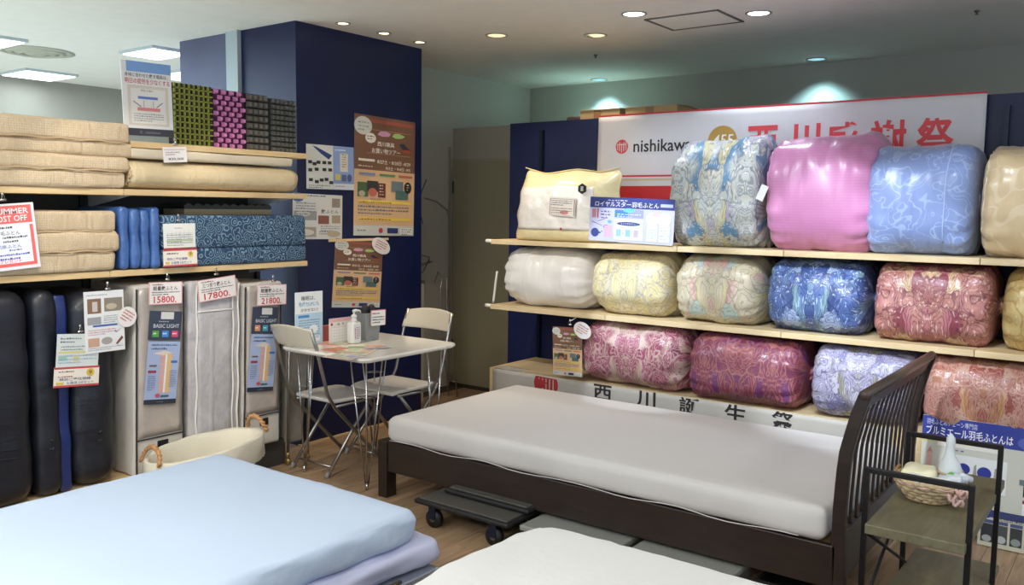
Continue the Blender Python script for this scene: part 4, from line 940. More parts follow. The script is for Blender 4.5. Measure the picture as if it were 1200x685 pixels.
for k, dy in enumerate((-.022, .03)):
    b0 = bc+Vector((0, dy, .08)); tt = tag(G().tube([b0, b0+Vector((0, 0, .07)), b0+Vector((0, .004, .095)), b0+Vector((0, .010, .115)), b0+Vector((0, .012, .128))], [.012, .017, .022, .020, .008], 14).build('black_mitt', M('knit_black', '2b2b2c', .8, bump=.5, bscale=60)), ['left of two black knitted mitts sticking out of the grey holder', 'right of two black knitted mitts sticking out of the grey holder'][k], 'mitt', 'black mitts in the holder')

# ------------------------------------------------------------------ posters on the navy column
def on_col(tl, tr, br, bl): return quad('x', -4.246, tl, tr, br, bl)
o, r, u, w, h = on_col((416, 133), (487, 143), (484, 277), (414, 275)); tour_poster('tour_poster', o, r, u, w, h, 'large brown and tan tour poster, uppermost on the navy column', 'brown tour posters')
o, r, u, w, h = on_col((391.5, 280), (448, 283), (446, 361), (390.5, 359)); s = tour_poster('tour_poster', o, r, u, w, h, 'smaller brown and tan tour poster lower on the navy column above the table', 'brown tour posters')
a, b2 = xp(385, 281, -4.246), xp(455, 284, -4.246); G().box(-4.247, -4.243, a.y, b2.y, a.z-.012, a.z+.004).build('hanging_rail', m_pine, s)
oval_tag('x', -4.235, 446.5, 288, 11, 9, 'white oval sticker at the corner of the smaller tour poster')
o, r, u, w, h = on_col((359, 168), (415, 173), (414, 222.5), (359, 221))
P = [('r', 0, 0, .55, 1, 'd9dcd6'), ('r', .55, 0, .45, 1, '8fa6d4'), ('p', [(.12, .97), (.20, .95), (.53, .78), (.46, .68), (.3, .8)], '2c3f7c'), ('r', .7, .42, .17, .42, 'd8d4c4'), ('l', .59, .9, .36, 1, .06, 'e8eef8'), ('l', .74, .8, .1, 6, .055, '8a8470')]
for (x, y) in ((.07, .6), (.16, .56), (.24, .6), (.07, .42), (.2, .44), (.36, .6), (.47, .6), (.36, .44), (.48, .44), (.08, .2), (.2, .16), (.3, .2), (.4, .22), (.5, .15)): P.append(('r', x-.035, y-.03, .08, .07, '2f3435'))
P += [('r', .59, .22, .11, .14, 'd8c878'), ('r', .73, .2, .1, .15, '5a6f90'), ('e', .9, .28, .05, .09, '50608c'), ('r', .55, 0, .45, .14, 'd5dbe2'), ('l', .6, .07, .3, 1, .04, 'a85050'), ('l', .04, .07, .45, 2, .045, '6f7672')]
sign('product_poster', o, r, u, w, h, M('poster_white', 'dfe0da', .4), P, 'white and blue product poster left of the large tour poster', 'poster', th=.0015)
o, r, u, w, h = on_col((343, 227), (401, 228), (401, 281), (343, 279))
P = [('e', .10, .92, .12, .10, '4f66a8'), ('r', .02, .42, .45, .2, '9a9b98'), ('e', .2, .56, .14, .06, 'c6c8c4'), ('l', .06, .78, .38, 5, .06, '7f868a'), ('l', .25, .95, .6, 1, .05, '55585c'), ('r', .78, .72, .17, .2, '9a8a7c'), ('t', .56, .58, .36, .09, '敷ふとん', '5f3f3f', .005), ('r', .5, .34, .22, .19, '8a5648'), ('r', .78, .36, .18, .18, 'a9967c'), ('r', .04, .05, .42, .22, 'a8a296'), ('e', .24, .15, .18, .07, 'd8d2c2'), ('l', .55, .28, .4, 3, .05, '8a8f90'), ('e', .82, .12, .14, .07, 'b8a88c'), ('l', .52, .16, .2, 2, .05, '6f7f9a')]
sign('information_poster', o, r, u, w, h, M('poster_pale', 'd8d6cf', .4), P, 'pale information poster with small pictures below the product poster', 'poster', th=.0015)

# things on the left wall by the column: leaning post, cords
t = thing('leaning_panel', (-4.52, 4.90, 0), 'narrow white folded panel leaning upright beside the navy column', 'panel')
G().obox((-4.57, 4.88, 0), (.055, 0, 0), (.0, .035, 0), (-.02, .03, .925)).build('board', M('panel_white', 'c4c0b2', .5), t, bevel=.003)
G().obox((-4.597, 4.909, .92), (.066, 0, 0), (0, .041, 0), (0, 0, .02)).build('end_cap', m_steel, t)
g = G(); g.tube([xp(500, 210, -4.77), xp(492, 230, -4.77), xp(492, 250, -4.77), xp(496, 262, -4.77)], .004, 6); tag(g.build('wall_hook', M('hook_grey', '77746a', .5, .3)), 'thin dark hooked wire on the left wall next to the column', 'hook')
g = G(); g.tube([xp(498, 232, -4.77), xp(512, 236, -4.77), xp(524, 246, -4.77), xp(527, 256, -4.77), xp(527, 300, -4.77), xp(526, 330, -4.77), xp(522, 372, -4.77)], .006, 6)
tag(g.build('wall_cable', M('cable_beige', '948f80', .5)), 'beige cable running down the left wall beside the closet door', 'cable')
t = thing('wall_outlet_bracket', xp(500, 315, -4.77), 'small wire bracket on the left wall above the leaning panel', 'bracket')
for a in (((492, 298), (503, 301), (503, 307), (492, 309)), ((503, 304), (496, 318), (492, 321)), ((494, 311), (507, 306))): G().tube([xp(*p, -4.765) for p in a], .0035, 6).build('wire', M('hook_grey'), t)
t = thing('wire_stand', (-4.45, 5.25, 0), 'slender bent wire stand on the floor in front of the closet door', 'stand')
for dx in (0, .09): G().tube([(-4.52+dx, 5.22, 0), (-4.55+dx, 5.2, .35), (-4.60+dx*.8, 5.2, .62), (-4.585+dx*.6, 5.2, .95)], .005, 8).build('upright_wire', m_steel, t)
G().tube([(-4.535, 5.215, .16), (-4.445, 5.215, .16)], .004, 6).build('cross_wire', m_steel, t); G().tube([(-4.535, 5.215, .12), (-4.445, 5.215, .12)], .004, 6).build('cross_wire', m_steel, t)
G().tube([(-4.585, 5.2, .95), (-4.62, 5.2, .99), (-4.66, 5.2, .9)], .005, 8).build('hook', m_steel, t)
# ------------------------------------------------------------------ left-hand shelving
LX = -4.0; LB = -4.45
t = thing('display_shelf', (-4.22, 2.15, 0), 'pine boarded display shelf at the left holding folded mattresses', 'shelf')
def bd(z, y0, y1): G().box(LB, LX, y0+.001, y1-.001, z-.03, z).build('shelf_board', m_pine, t, bevel=.002)
bd(1.803, 2.28, 3.36)
for z_ in (1.572, 1.183):
    bd(z_, 1.35, 2.24 if z_ > 1.5 else 2.16); bd(z_, 2.24 if z_ > 1.5 else 2.16, 3.355); bd(z_, .8, 1.35)
G().box(LB, LX, .8, 2.45, .0, .15).build('base_platform', m_pine, t, bevel=.003); G().box(LB, LX-.03, 2.452, 3.2, .0, .15).build('base_platform', M('base_dark_grey', '3a3835', .7), t, bevel=.003)
G().box(-4.475, -4.452, .8, 3.36, 0, 1.56).build('back_panel', m_grey, t)
for y in (.83, 2.26, 3.33): G().box(-4.452, -4.43, y-.012, y+.012, .15, 2.0 if y > 2.3 else 1.76).build('upright', M('upright_dark', '3b3b3b', .5, .5), t)
for z_ in (1.803, 1.572, 1.183):
    for y in (2.30, 3.28): G().add([(LB, y-.003, z_-.031), (LX+.1-.15, y-.003, z_-.031), (LB, y-.003, z_-.09), (LB, y+.003, z_-.031), (LX-.05, y+.003, z_-.031), (LB, y+.003, z_-.09)], [(0, 2, 1), (3, 4, 5), (0, 1, 4, 3), (1, 2, 5, 4), (2, 0, 3, 5)]).build('bracket', m_white, t)

def dotted(name, a, b, sc=55):
    q = NT(name); tc = q.n('ShaderNodeTexCoord').outputs['Object']
    v = q.n('ShaderNodeTexVoronoi', {'Vector': tc, 'Scale': float(sc), 'Randomness': .25}).outputs['Distance']
    q.set('Base Color', q.mix(q.ramp(v, [(.28, (1, 1, 1, 1)), (.42, (0, 0, 0, 1))]), lin(a), lin(b))); q.set('Roughness', .75)
    w = q.n('ShaderNodeTexNoise', {'Vector': q.n('ShaderNodeMapping', {0: tc, 3: (2, 2.2, .8)}).outputs[0], 'Scale': 9.0, 'Detail': 3.0, 'Distortion': .7}).outputs[0]
    q.set('Normal', q.n('ShaderNodeBump', {'Height': w, 'Strength': .5, 'Distance': .02}).outputs[0]); MATS[name] = q.m; return q.m
m_quilt = dotted('mattress_beige_dots', 'c9b393', 'd8c6a8', 95); m_quilt2 = M('mattress_edge', 'c8ad86', .7, var=.04)
def folded(root, layers, seed):
    for k, (z0, z1, y1, x1) in enumerate(layers):
        o = matt(LB+.02, x1, .85, y1, z0, z1, .022, seed+k, .006, .045, side=.005).build('mattress_panel', m_quilt, root)
        if k < len(layers)-1 or len(layers) == 1: G().tube([(x1+.003, .9+i*(y1-.93)/30, z0+.004+.003*sin(i*1.7)) for i in range(31)], .004, 5).build('edge_seam', m_quilt2, o)
s = thing('folded_mattress', (-4.2, 1.6, 1.654), 'thick beige dotted folded mattress, topmost on the upper left shelf', 'mattress', 'beige folded mattresses')
folded(s, [(1.786, 1.882, 2.275, -3.975), (1.720, 1.788, 2.285, -3.985)], 1)
s = thing('folded_mattress', (-4.2, 1.6, 1.573), 'beige dotted folded mattress, lower one of the stack on the upper left shelf', 'mattress', 'beige folded mattresses')
folded(s, [(1.650, 1.722, 2.265, -3.972), (1.574, 1.652, 2.25, -3.98)], 5)
s = thing('folded_mattress', (-4.2, 1.6, 1.184), 'beige dotted mattress folded in three beside the blue pads', 'mattress', 'beige folded mattresses')
folded(s, [(1.368, 1.466, 2.195, -3.985), (1.277, 1.370, 2.20, -3.975), (1.185, 1.279, 2.18, -3.98)], 9)
# rolled mattress and thin pad
m_roll = dotted('mattress_roll_cream', 'd9c49c', 'e0cda9', 110)
s = thing('rolled_mattress', (-4.12, 2.77, 1.573), 'cream rolled mattress with a frilled edge under the shelf of foam samples', 'mattress')
g = G(); vs = []; NV = 40; NU = 24
for i in range(NU+1):
    u = i/NU; y = 2.27+1.01*u; e = 1-.10*max(0, (u-.94)/.06)**2-.03*max(0, (.04-u)/.04)
    for k in range(NV):
        a = 2*pi*k/NV; ca, sa = cos(a), sin(a)
        vs.append((-4.115+.14*e*(abs(ca)**.85)*(1 if ca > 0 else -1), y+.003*sin(a*5), 1.573+.074+.074*e*(abs(sa)**.85)*(1 if sa > 0 else -1)+.002*noise.noise(Vector((y*8, a, 1)))))
fs = [(i*NV+k, (i+1)*NV+k, (i+1)*NV+(k+1) % NV, i*NV+(k+1) % NV) for i in range(NU) for k in range(NV)]+[tuple(range(NV)), tuple(NU*NV+k for k in range(NV))[::-1]]
g.add(vs, fs, 0, True); g.build('roll', m_roll, s)
g = G(); g.tube([(-4.115+(.132+.010*sin(k*2.1))*(abs(cos(a))**.85)*(1 if cos(a) > 0 else -1), 2.262+.006*sin(k*2.9), 1.6475+(.066+.006*sin(k*2.1))*(abs(sin(a))**.85)*(1 if sin(a) > 0 else -1)) for k, a in enumerate([2*pi*j/56 for j in range(56)])], .006, 6, closed=True); g.build('frilled_edge', m_quilt2, s)
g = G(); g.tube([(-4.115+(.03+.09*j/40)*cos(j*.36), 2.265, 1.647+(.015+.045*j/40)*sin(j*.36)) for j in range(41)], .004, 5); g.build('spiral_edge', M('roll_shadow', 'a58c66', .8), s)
s = matt(-4.25, -3.985, 2.275, 3.25, 1.7215, 1.769, .015, 4, .004, .05, side=.006).build('thin_mattress_pad', M('pad_cream_grey', 'd3c6ae', .7, var=.03, vscale=6)); tag(s, 'thin folded cream pad lying on top of the rolled mattress', 'mattress pad')

# foam samples on the upper board
def foam(y0, y1, z1, nc, nr, kind, base, top, label, x=-4.10, mat2=None):
    s = thing('foam_sample', (x, (y0+y1)/2, 1.804), label, 'foam sample', 'foam mattress samples on the top board')
    G().box(x-.045, x, y0+.002, y1-.002, 1.8035, z1).build('foam_block', base, s)
    g = G(); cw = (y1-y0-.006)/nc; chh = (z1-1.806)/nr
    for i in range(nc):
        for j in range(nr):
            ya, za = y0+.003+i*cw, 1.806+j*chh
            if kind == 'grid':
                g.box(x, x+.012, ya, ya+cw*.26, za, za+chh); g.box(x, x+.012, ya, ya+cw, za, za+chh*.26)
                if (i+j) % 2: g.box(x, x+.012, ya+cw*.45, ya+cw*.82, za+chh*.45, za+chh*.82, 1)
            else:
                if kind == 'alt' and (i+j) % 2: continue
                m_ = .06 if kind == 'alt' else .08; tp = .22; dpt = .022 if kind != 'small' else .014
                a0, a1, b0, b1 = ya+cw*m_, ya+cw*(1-m_), za+chh*m_, za+chh*(1-m_)
                c0, c1, d0, d1 = ya+cw*tp, ya+cw*(1-tp), za+chh*tp, za+chh*(1-tp)
                g.add([(x, a0, b0), (x, a1, b0), (x, a1, b1), (x, a0, b1), (x+dpt, c0, d0), (x+dpt, c1, d0), (x+dpt, c1, d1), (x+dpt, c0, d1)], [(4, 5, 6, 7), (0, 1, 5, 4), (1, 2, 6, 5), (2, 3, 7, 6), (3, 0, 4, 7)])
    o = g.build('foam_bumps', [top, mat2 or top], s); o['kind'] = 'stuff'
foam(2.572, 2.802, 2.122, 8, 11, 'grid', M('foam_brown', '2d2620', .9), M('foam_lime', '929840', .8), 'green and brown gridded foam sample next to the tilted notice', mat2=M('foam_taupe', '4b4340', .9))
foam(2.806, 3.006, 2.117, 8, 11, 'alt', M('foam_plum', '4a1d3c', .9), M('foam_pink', 'd98ac0', .8), 'pink and dark purple knobbly foam sample')
foam(3.012, 3.158, 2.115, 4, 8, 'big', M('foam_black', '232220', .9), M('foam_grey', '6b675d', .85), 'dark grey foam sample with large raised blocks')
foam(3.178, 3.362, 2.106, 6, 10, 'small', M('foam_black'), M('foam_grey2', '64635c', .85), 'dark grey foam sample with a fine square grid, last of the row')
# tilted notice
o, r, u, w, h = quad('x', -4.05, (137.3, 70), (199, 75.5), (204.4, 162), (149.6, 157))
P = [('r', 0, .86, 1, .14, '7fa6dc'), ('r', 0, .86, .1, .14, 'e8e6e6'), ('t', .06, .79, .86, .055, '身体に合わせた敷き寝具は、', '34323a', .008), ('t', .06, .70, .90, .075, '明日の疲労を少なくする', 'c84a50', .012), ('r', .1, .14, .82, .54, 'ddd2c4'), ('r', .16, .17, .70, .47, 'e9e6e0'), ('t', .36, .60, .26, .03, '体圧の違い', '5a4a4a'), ('r', .30, .50, .4, .035, '5f7fc8'),
     ('r', .28, .34, .46, .045, 'e08a88'), ('r', .41, .39, .008, .09, '6a6a78'), ('r', .60, .39, .008, .09, '6a6a78'), ('p', [(.2, .46), (.21, .47), (.36, .40), (.35, .39)], '7a7a88'), ('p', [(.8, .46), (.79, .47), (.66, .40), (.67, .39)], '7a7a88'), ('l', .2, .29, .6, 4, .03, '9a9494'), ('r', 0, 0, 1, .10, '3c3c46'), ('e', .33, .05, .03, .022, '5f606c'), ('t', .42, .035, .3, .03, 'nishikawa', '8b8c98')]
sign('tilted_notice', o, r, u, w, h, M('notice_white', 'ecebea', .4), P, 'tilted white notice with blue top and black foot above the stacked mattresses', 'sign', th=.004)

# blue pads in plastic
m_bpad = M('blue_pad', '3a63a4', .4, bump=.9, bscale=26, coat=.9, var=.05)
for k in range(4):
    y0 = 2.207+k*.053
    o = G().soft(-4.40, -3.985+(.006 if k % 2 else 0), y0, y0+.051, 1.185, 1.487-.006*(k % 3), .022, .03, lambda p, n: p+n*(.004*nz((p.x, p.y, p.z), 20, k)+.003*sin(p.z*40+k))).build('rolled_pad', m_bpad)
    tag(o, ['blue pad in glossy plastic standing next to the beige folded stack', 'second blue pad from the beige folded stack', 'third blue pad from the beige folded stack', 'blue pad in plastic touching the paisley mattress'][k], 'pad', 'blue rolled pads in plastic')
# paisley mattress
mp_ = brocade('fabric_navy_paisley', ['2c4c78', '365c86', '2c4c78', '27456f'], 'a9cbd6', '8fb8c8', sc=5.2, fq=34, fine=.9, lw=.3, period=.5, coat=.3, warp=.05)
# stripes of scrolls drawn along the length of the mattress
q = NT('fabric_navy_scroll'); tc = q.n('ShaderNodeTexCoord').outputs['Object']; sp = q.n('ShaderNodeSeparateXYZ', {0: tc}).outputs
v = q.n('ShaderNodeCombineXYZ', {0: q.math('ADD', sp[1], 0.0), 1: q.math('ADD', sp[2], q.math('MULTIPLY', sp[0], .9)), 2: 0.0}).outputs[0]
nn = q.n('ShaderNodeTexNoise', {'Vector': v, 'Scale': 18.0, 'Detail': 1.0}).outputs[1]
v = q.n('ShaderNodeVectorMath', {0: v, 1: q.n('ShaderNodeVectorMath', {0: nn, 'Scale': .03}, operation='SCALE').outputs[0]}, operation='ADD').outputs[0]
vo = q.n('ShaderNodeTexVoronoi', {'Vector': v, 'Scale': 23.0}); rr = q.math('SINE', q.math('MULTIPLY', vo.outputs['Distance'], 26.0))
ln = q.ramp(rr, [(.45, (0, 0, 0, 1)), (.7, (1, 1, 1, 1))]); q.set('Base Color', q.mix(q.math('MULTIPLY', ln, .8), lin('233d60'), lin('86a9b8'))); q.set('Roughness', .6)
m_nav = q.m
s = thing('paisley_mattress', (-4.2, 2.88, 1.184), 'navy and pale blue scroll patterned folded mattress on the lower left shelf', 'mattress')
for z0, z1, y1 in ((1.275, 1.447, 3.335), (1.185, 1.277, 3.34)): matt(LB+.02, -3.985, 2.425, y1, z0, z1, .02, 3, .003, .05, side=.003).build('mattress_panel', m_nav, s)
# grey foam end pieces behind
s = thing('foam_topper', (-4.36, 3.0, 1.448), 'grey wavy edged foam topper with a cream layer lying on the scroll mattress', 'foam topper')
G().box(-4.42, -4.22, 2.70, 3.27, 1.448, 1.462).build('layer', m_quilt2, s)
G().box(-4.42, -4.22, 2.70, 3.27, 1.462, 1.478).build('layer', M('foam_layer_cream', 'c4bc9c', .8), s)
g = G(); N = 60; top = [(2.70+.57*i/N, 1.496+.012*abs(sin(i*pi/6))) for i in range(N+1)]
vs = [(x, y, z_) for x in (-4.22, -4.42) for (y, z_) in top]+[(x, y, 1.478) for x in (-4.22, -4.42) for (y, z_) in top]; n1 = N+1
g.add(vs, [(i+1, i, 2*n1+i, 2*n1+i+1) for i in range(N)]+[(n1+i, n1+i+1, 3*n1+i+1, 3*n1+i) for i in range(N)]+[(i, i+1, n1+i+1, n1+i) for i in range(N)]); g.build('wavy_layer', M('foam_layer_grey', '5c5c58', .85), s)

# standing rolls in dark plastic on the base platform
m_drk = M('dark_wrap', '141823', .5, bump=.45, bscale=9, stretch=(.8, .8, 3), coat=.25); m_bl = M('deep_blue_wrap', '152a66', .4, bump=.4, bscale=14, coat=.5)
def standroll(y0, y1, z1, x0, x1, label, seed, strip=None, r=.09):
    s = thing('standing_roll', ((x0+x1)/2, (y0+y1)/2, .151), label, 'mattress', 'dark wrapped mattresses standing on the base')
    def fn(p, n):
        return p+n*(.007*nz((p.x*.6, p.y*.6, p.z*2), 5, seed)+.0012*sin(p.z*33+4*nz((p.x, p.y, p.z), 4, seed)))*(1 if abs(n.z) < .7 else .3)
    G().soft(x0, x1, y0, y1, .151, z1, r, .035, fn).build('wrapped_roll', m_drk, s)
    for z_ in (.38, .42): G().tube([(x1+.004, y0+r+i*(y1-y0-2*r)/10, z_+.006*sin(i)) for i in range(11)], .0035, 5).build('band', M('band_dark', '23262e', .3), s)
    if strip: G().soft(x1-.13, x1-.02, strip[0], strip[1], .16, z1-.03, .012, .04, fn).build('inner_fold', m_bl, s)
standroll(1.30, 1.792, 1.12, -4.40, -3.985, 'wide black wrapped mattress standing at the left edge of the photo', 1)
standroll(1.80, 1.925, 1.11, -4.36, -4.01, 'narrow dark wrapped mattress standing between two wide ones, blue fold beside it', 4, (1.905, 1.962), .055)
standroll(1.965, 2.185, 1.10, -4.40, -3.99, 'dark wrapped mattress standing next to the white storage bags', 7, None, .1)

# storage bags
m_non = M('nonwoven_white', 'c9c4bb', .8, bump=.25, bscale=30, var=.04, vscale=5); m_pip = M('piping_dark', '2e2c2e', .6); m_win = M('clear_window', 'b9aea5', .25, var=.10, vscale=9, bump=.6, bscale=14, coat=1)
m_win2 = M('clear_window_grey', 'bdbabc', .25, var=.12, vscale=14, bump=.9, bscale=18, coat=1)
def bag(y0, y1, z1, label, seed, kind):
    s = thing('storage_bag', (-4.2, (y0+y1)/2, .151), label, 'storage bag', 'tall storage bags on the base platform'); xf = -4.0
    def fn(p, n):
        lean = -.035*(z1-p.z); q = p+n*(.006*nz((p.x, p.y, p.z*.7), 6, seed)+.003*nz((p.x, p.y, p.z), 18, seed)); q.y += lean*.9; return q
    G().soft(LB+.03, xf, y0, y1, .151, z1, .018, .035, fn).build('body', m_non if kind < 2 else m_win2, s)
    def P(y, z_, d=.004): q = fn(Vector((xf, y, z_)), Vector((1, 0, 0))); q.x = max(q.x, xf)+d; return q
    def patch(nm, ya, yb, za, zb, mat, d=.004):
        return G().sheet(lambda a, b: P(ya+(yb-ya)*a, za+(zb-za)*b, d), 8, 20, th=(.002, 0, 0)).build(nm, mat, s)
    zb = .151+.19*(z1-.151)
    if kind < 2:
        patch('window', y0+.025, y1-.02, zb+.01, z1-.015, m_win)
        for ya in (y0+.014, y1-.012): G().tube([P(ya, .16+(z1-.18)*i/24, .003) for i in range(25)], .0045, 6).build('piping', m_pip, s)
        G().tube([P(y0+.014+(y1-y0-.026)*i/10, zb, .004) for i in range(11)], .0035, 6).build('piping', m_pip, s)
        patch('name_patch', y0+.45*(y1-y0), y0+.66*(y1-y0), zb-.06, zb-.02, M('patch_black', '1c1c1e', .4), .004)
    else:
        patch('window', y0+.05, y1-.05, .16, z1-.02, m_win2, .006)
        for ya in (y0+.045, y1-.045, y1-.012): G().tube([P(ya+.004*sin(i*.8), .16+(z1-.18)*i/24, .004) for i in range(25)], .0055, 6).build('piping', pipw, s)
        G().tube([P(y0+.045+(y1-y0-.09)*i/10, z1-.16, .008) for i in range(11)], .004, 6).build('piping', pipw, s)
        G().soft(-4.1, -3.992, y0+.10, y0+.17, .16, z1-.17, .03, .05, fn).build('inner_fold', M('inner_fold_pale', 'b9b6ba', .35, coat=.7, bump=.5, bscale=20), s)
    return s, P
b1, P1 = bag(2.275, 2.555, 1.105, 'white storage bag with dark piping and a printed card, left of three', 2, 0)
b2, P2 = bag(2.575, 2.885, 1.105, 'clear storage bag with white piping and a grey quilt inside, middle of three', 5, 2)
b3, P3 = bag(2.905, 3.17, 1.075, 'white storage bag with dark piping nearest the folding chair', 8, 1)
def info(px1, px2, par, ic):
    o, r, u, w, h = quad('x', -3.983, *px1)
    P = [('r', .35, .72, .4, .25, 'd4d4d2'), ('l', .3, .62, .5, 1, .1, 'aab0ba'), ('t', .14, .42, .8, .13, 'BASIC LIGHT', 'd9dde4', .004)]+[('r', .12+.3*k, .1, .2, .22, c) for k, c in enumerate(ic)]+[('l', .14+.3*k, .2, .16, 1, .1, 'f0f0f0') for k in range(3)]
    sign('info_card', o, r, u, w, h, M('card_slate', '3b4558', .35), P, parent=par, th=.001)
    o, r, u, w, h = quad('x', -3.983, *px2)
    P = [('l', .1, .93, .8, 2, .06, '4a5a80'), ('r', 0, 0, 1, .075, '2f3440'), ('l', .4, .03, .3, 1, .03, '8a90a0'), ('r', .62, .18, .16, .62, 'd9b98a'), ('r', .56, .18, .06, .62, 'f0ece2'), ('r', .42, .18, .14, .62, 'c9b4b0'), ('p', [(.15, .80), (.5, .86), (.78, .82), (.5, .78)], 'e0d2c4')]
    P += [('r', .40, .20+.06*k, .16, .035, 'dfa8a0') for k in range(10)]+[('r', .08, .60, .22, .025, '6a5a50'), ('r', .05, .50, .25, .04, 'a03a48'), ('r', .74, .66, .2, .035, '3f78c8'), ('e', .4, .14, .08, .03, 'c8555a'), ('r', .5, .11, .25, .03, '3a6a58'), ('l', .72, .52, .22, 8, .035, '7f8aa8'), ('l', .06, .44, .24, 7, .035, '7f8aa8')]
    sign('info_card', o, r, u, w, h, M('card_pale_blue', 'a9b9dc', .35), P, parent=par, th=.001)
info(((175, 364), (213.6, 364.6), (210.8, 398), (173.9, 398)), ((173.6, 399.8), (211.6, 399.8), (205.5, 472), (168.5, 474)), b1, ('5aa84a', '3f8ae0', 'd94a78'))
info(((296.4, 359.6), (326.7, 359.6), (325, 390.6), (294.5, 390.6)), ((294.5, 391.4), (325.7, 391.4), (319, 457.6), (289.5, 459)), b3, ('e09a6a', '4aa8c4', '8a8ad0'))

# price tags and leaflets clipped to the boards
def ltag(name, q4, base, P, label, cat, group, x=-3.972, cl=None, th=.0015, edge=None):
    o, r, u, w, h = quad('x', x, *q4); s = sign(name, o, r, u, w, h, base, P, label, cat, group, th=th)
    if cl: clip(s, xp(cl[0], cl[1], x), (1, 0, 0))
    return s
PT = 'handwritten price tags on the left shelf'
def price(t1, num, t2='敷ふとん'):
    return [('r', 0, .97, 1, .03, 'e8a8ac'), ('r', 0, 0, 1, .03, 'e8a8ac'), ('r', 0, 0, .02, 1, 'e8a8ac'), ('r', .98, 0, .02, 1, 'e8a8ac'), ('l', .1, .86, .5, 1, .12, '8a4a50'), ('t', .12, .62, .74, .2, t1, '2a2a30', .008), ('l', .08, .52, .84, 2, .1, '3a3a44'), ('t', .14, .07, .68, .3, num, 'c8323c', .012)]
m_tag = M('tag_paper', 'efeae6', .45)
ltag('price_tag', ((174.8, 331), (214, 329.3), (212.6, 355.4), (174.3, 357)), m_tag, price('軽量敷ふとん', '15800.'), 'price tag reading 15800 on the left storage bag', 'price tag', PT, cl=(196, 327))
ltag('price_tag', ((230, 329), (275.3, 322), (277.8, 346), (234, 354.6)), m_tag, price('三つ折り敷ふとん', '17800.'), 'tilted price tag reading 17800 on the middle storage bag', 'price tag', PT, cl=(253, 321))
ltag('price_tag', ((301.4, 333.6), (336, 332.8), (335, 356), (301.4, 358.4)), m_tag, price('軽量敷ふとん', '21800.'), 'price tag reading 21800 on the right storage bag', 'price tag', PT, cl=(320, 329))
ltag('price_tag', ((190.5, 172), (218, 172), (220, 189.4), (191.8, 190.7)), m_tag, [('r', .05, .8, .9, .04, 'd8a0a0'), ('l', .1, .62, .6, 2, .14, '9a8a90'), ('t', .2, .12, .65, .18, '¥30,000', '2f2c30', .01)], 'small white price tag clipped in front of the cream roll', 'price tag', PT, cl=(205, 169))
ltag('spec_sheet', ((191, 263), (228, 260.4), (230, 290.6), (192, 290.6)), M('sheet_white', 'e4e4de', .45), [('l', .35, .8, .4, 1, .06, 'a85a6a'), ('r', .1, .60, .8, .01, '9aa0a4')]+[('r', .25+.13*k, .35, .006, .35, '9aa0a4') for k in range(5)]+[('l', .1, .52, .8, 4, .09, '8a9094'), ('r', .08, .28, .84, .05, 'b4cf9a'), ('l', .1, .2, .8, 2, .09, '8a9094'), ('r', 0, .0, 1, .03, 'cf6a6a')], 'white specification sheet clipped on the navy scroll mattress', 'sheet', None, cl=(209, 258))
ltag('price_card', ((192, 292), (231, 291), (231, 310), (191, 313.5)), M('card_cream', 'ece4d8', .45), [('r', 0, .9, 1, .1, 'c8484c'), ('r', 0, 0, 1, .1, 'c8484c'), ('l', .1, .72, .55, 1, .16, '3a2f30'), ('e', .8, .68, .08, .18, 'e0c060'), ('t', .765, .6, .07, .18, '9', '4a3a2a', .01), ('t', .1, .36, .6, .16, '特別ご奉仕価格', '3a4a9a', .004), ('r', .05, .14, .12, .15, 'e0c060'), ('t', .22, .14, .6, .16, 'お買得 3点セット', '3a4a9a', .004)], 'red edged price card under the specification sheet on the navy scroll mattress', 'card', None)
ltag('picture_leaflet', ((98, 342), (144, 339), (147, 408.7), (100, 415)), M('leaflet_white', 'e9eaea', .4), [('l', .06, .93, .86, 1, .03, '8a96a0'), ('r', .08, .64, .34, .24, '8a6a52'), ('r', .2, .67, .13, .16, 'c9c4c0'), ('r', .5, .66, .46, .22, '8f8578'), ('e', .68, .74, .14, .05, 'c4b49c'), ('r', .07, .46, .34, .12, '9fa0a4'), ('r', .2, .42, .62, .03, '3f62b0'), ('l', .08, .36, .7, 3, .035, 'c8909a'), ('p', [(.72, .34), (.78, .30), (.95, .38), (.80, .32)], '4a5a90'), ('r', .07, .10, .28, .14, 'c9a48a'), ('e', .54, .18, .14, .06, 'a8a09c'), ('p', [(.76, .12), (.92, .24), (.96, .2), (.8, .1)], '7a4a40'), ('l', .06, .07, .9, 2, .03, '9aa0a6'), ('l', .48, .58, .46, 4, .035, '9aa0a6')], 'white leaflet with small room photographs clipped to the dark standing rolls', 'leaflet', None, cl=(126, 338))
oval_tag('x', -3.965, 149, 371, 11, 12, 'white oval sticker with red print beside the picture leaflet', -35)
ltag('price_table', ((67.6, 391.7), (116, 390), (115.4, 428.7), (64.7, 430.6)), M('sheet_pale', 'd5dcda', .45), [('l', .08, .84, .5, 2, .1, '5f6a70'), ('l', .1, .6, .8, 2, .09, '7f8a90'), ('r', .05, .42, .9, .06, 'd8cf86'), ('r', .05, .20, .2, .14, '9acbb4'), ('r', .4, .18, .14, .18, 'd4cc84'), ('l', .05, .32, .9, 3, .1, '9ab0c4')], 'pale price table sheet clipped low on the dark standing rolls', 'sheet', None, x=-3.976, cl=(94, 388))
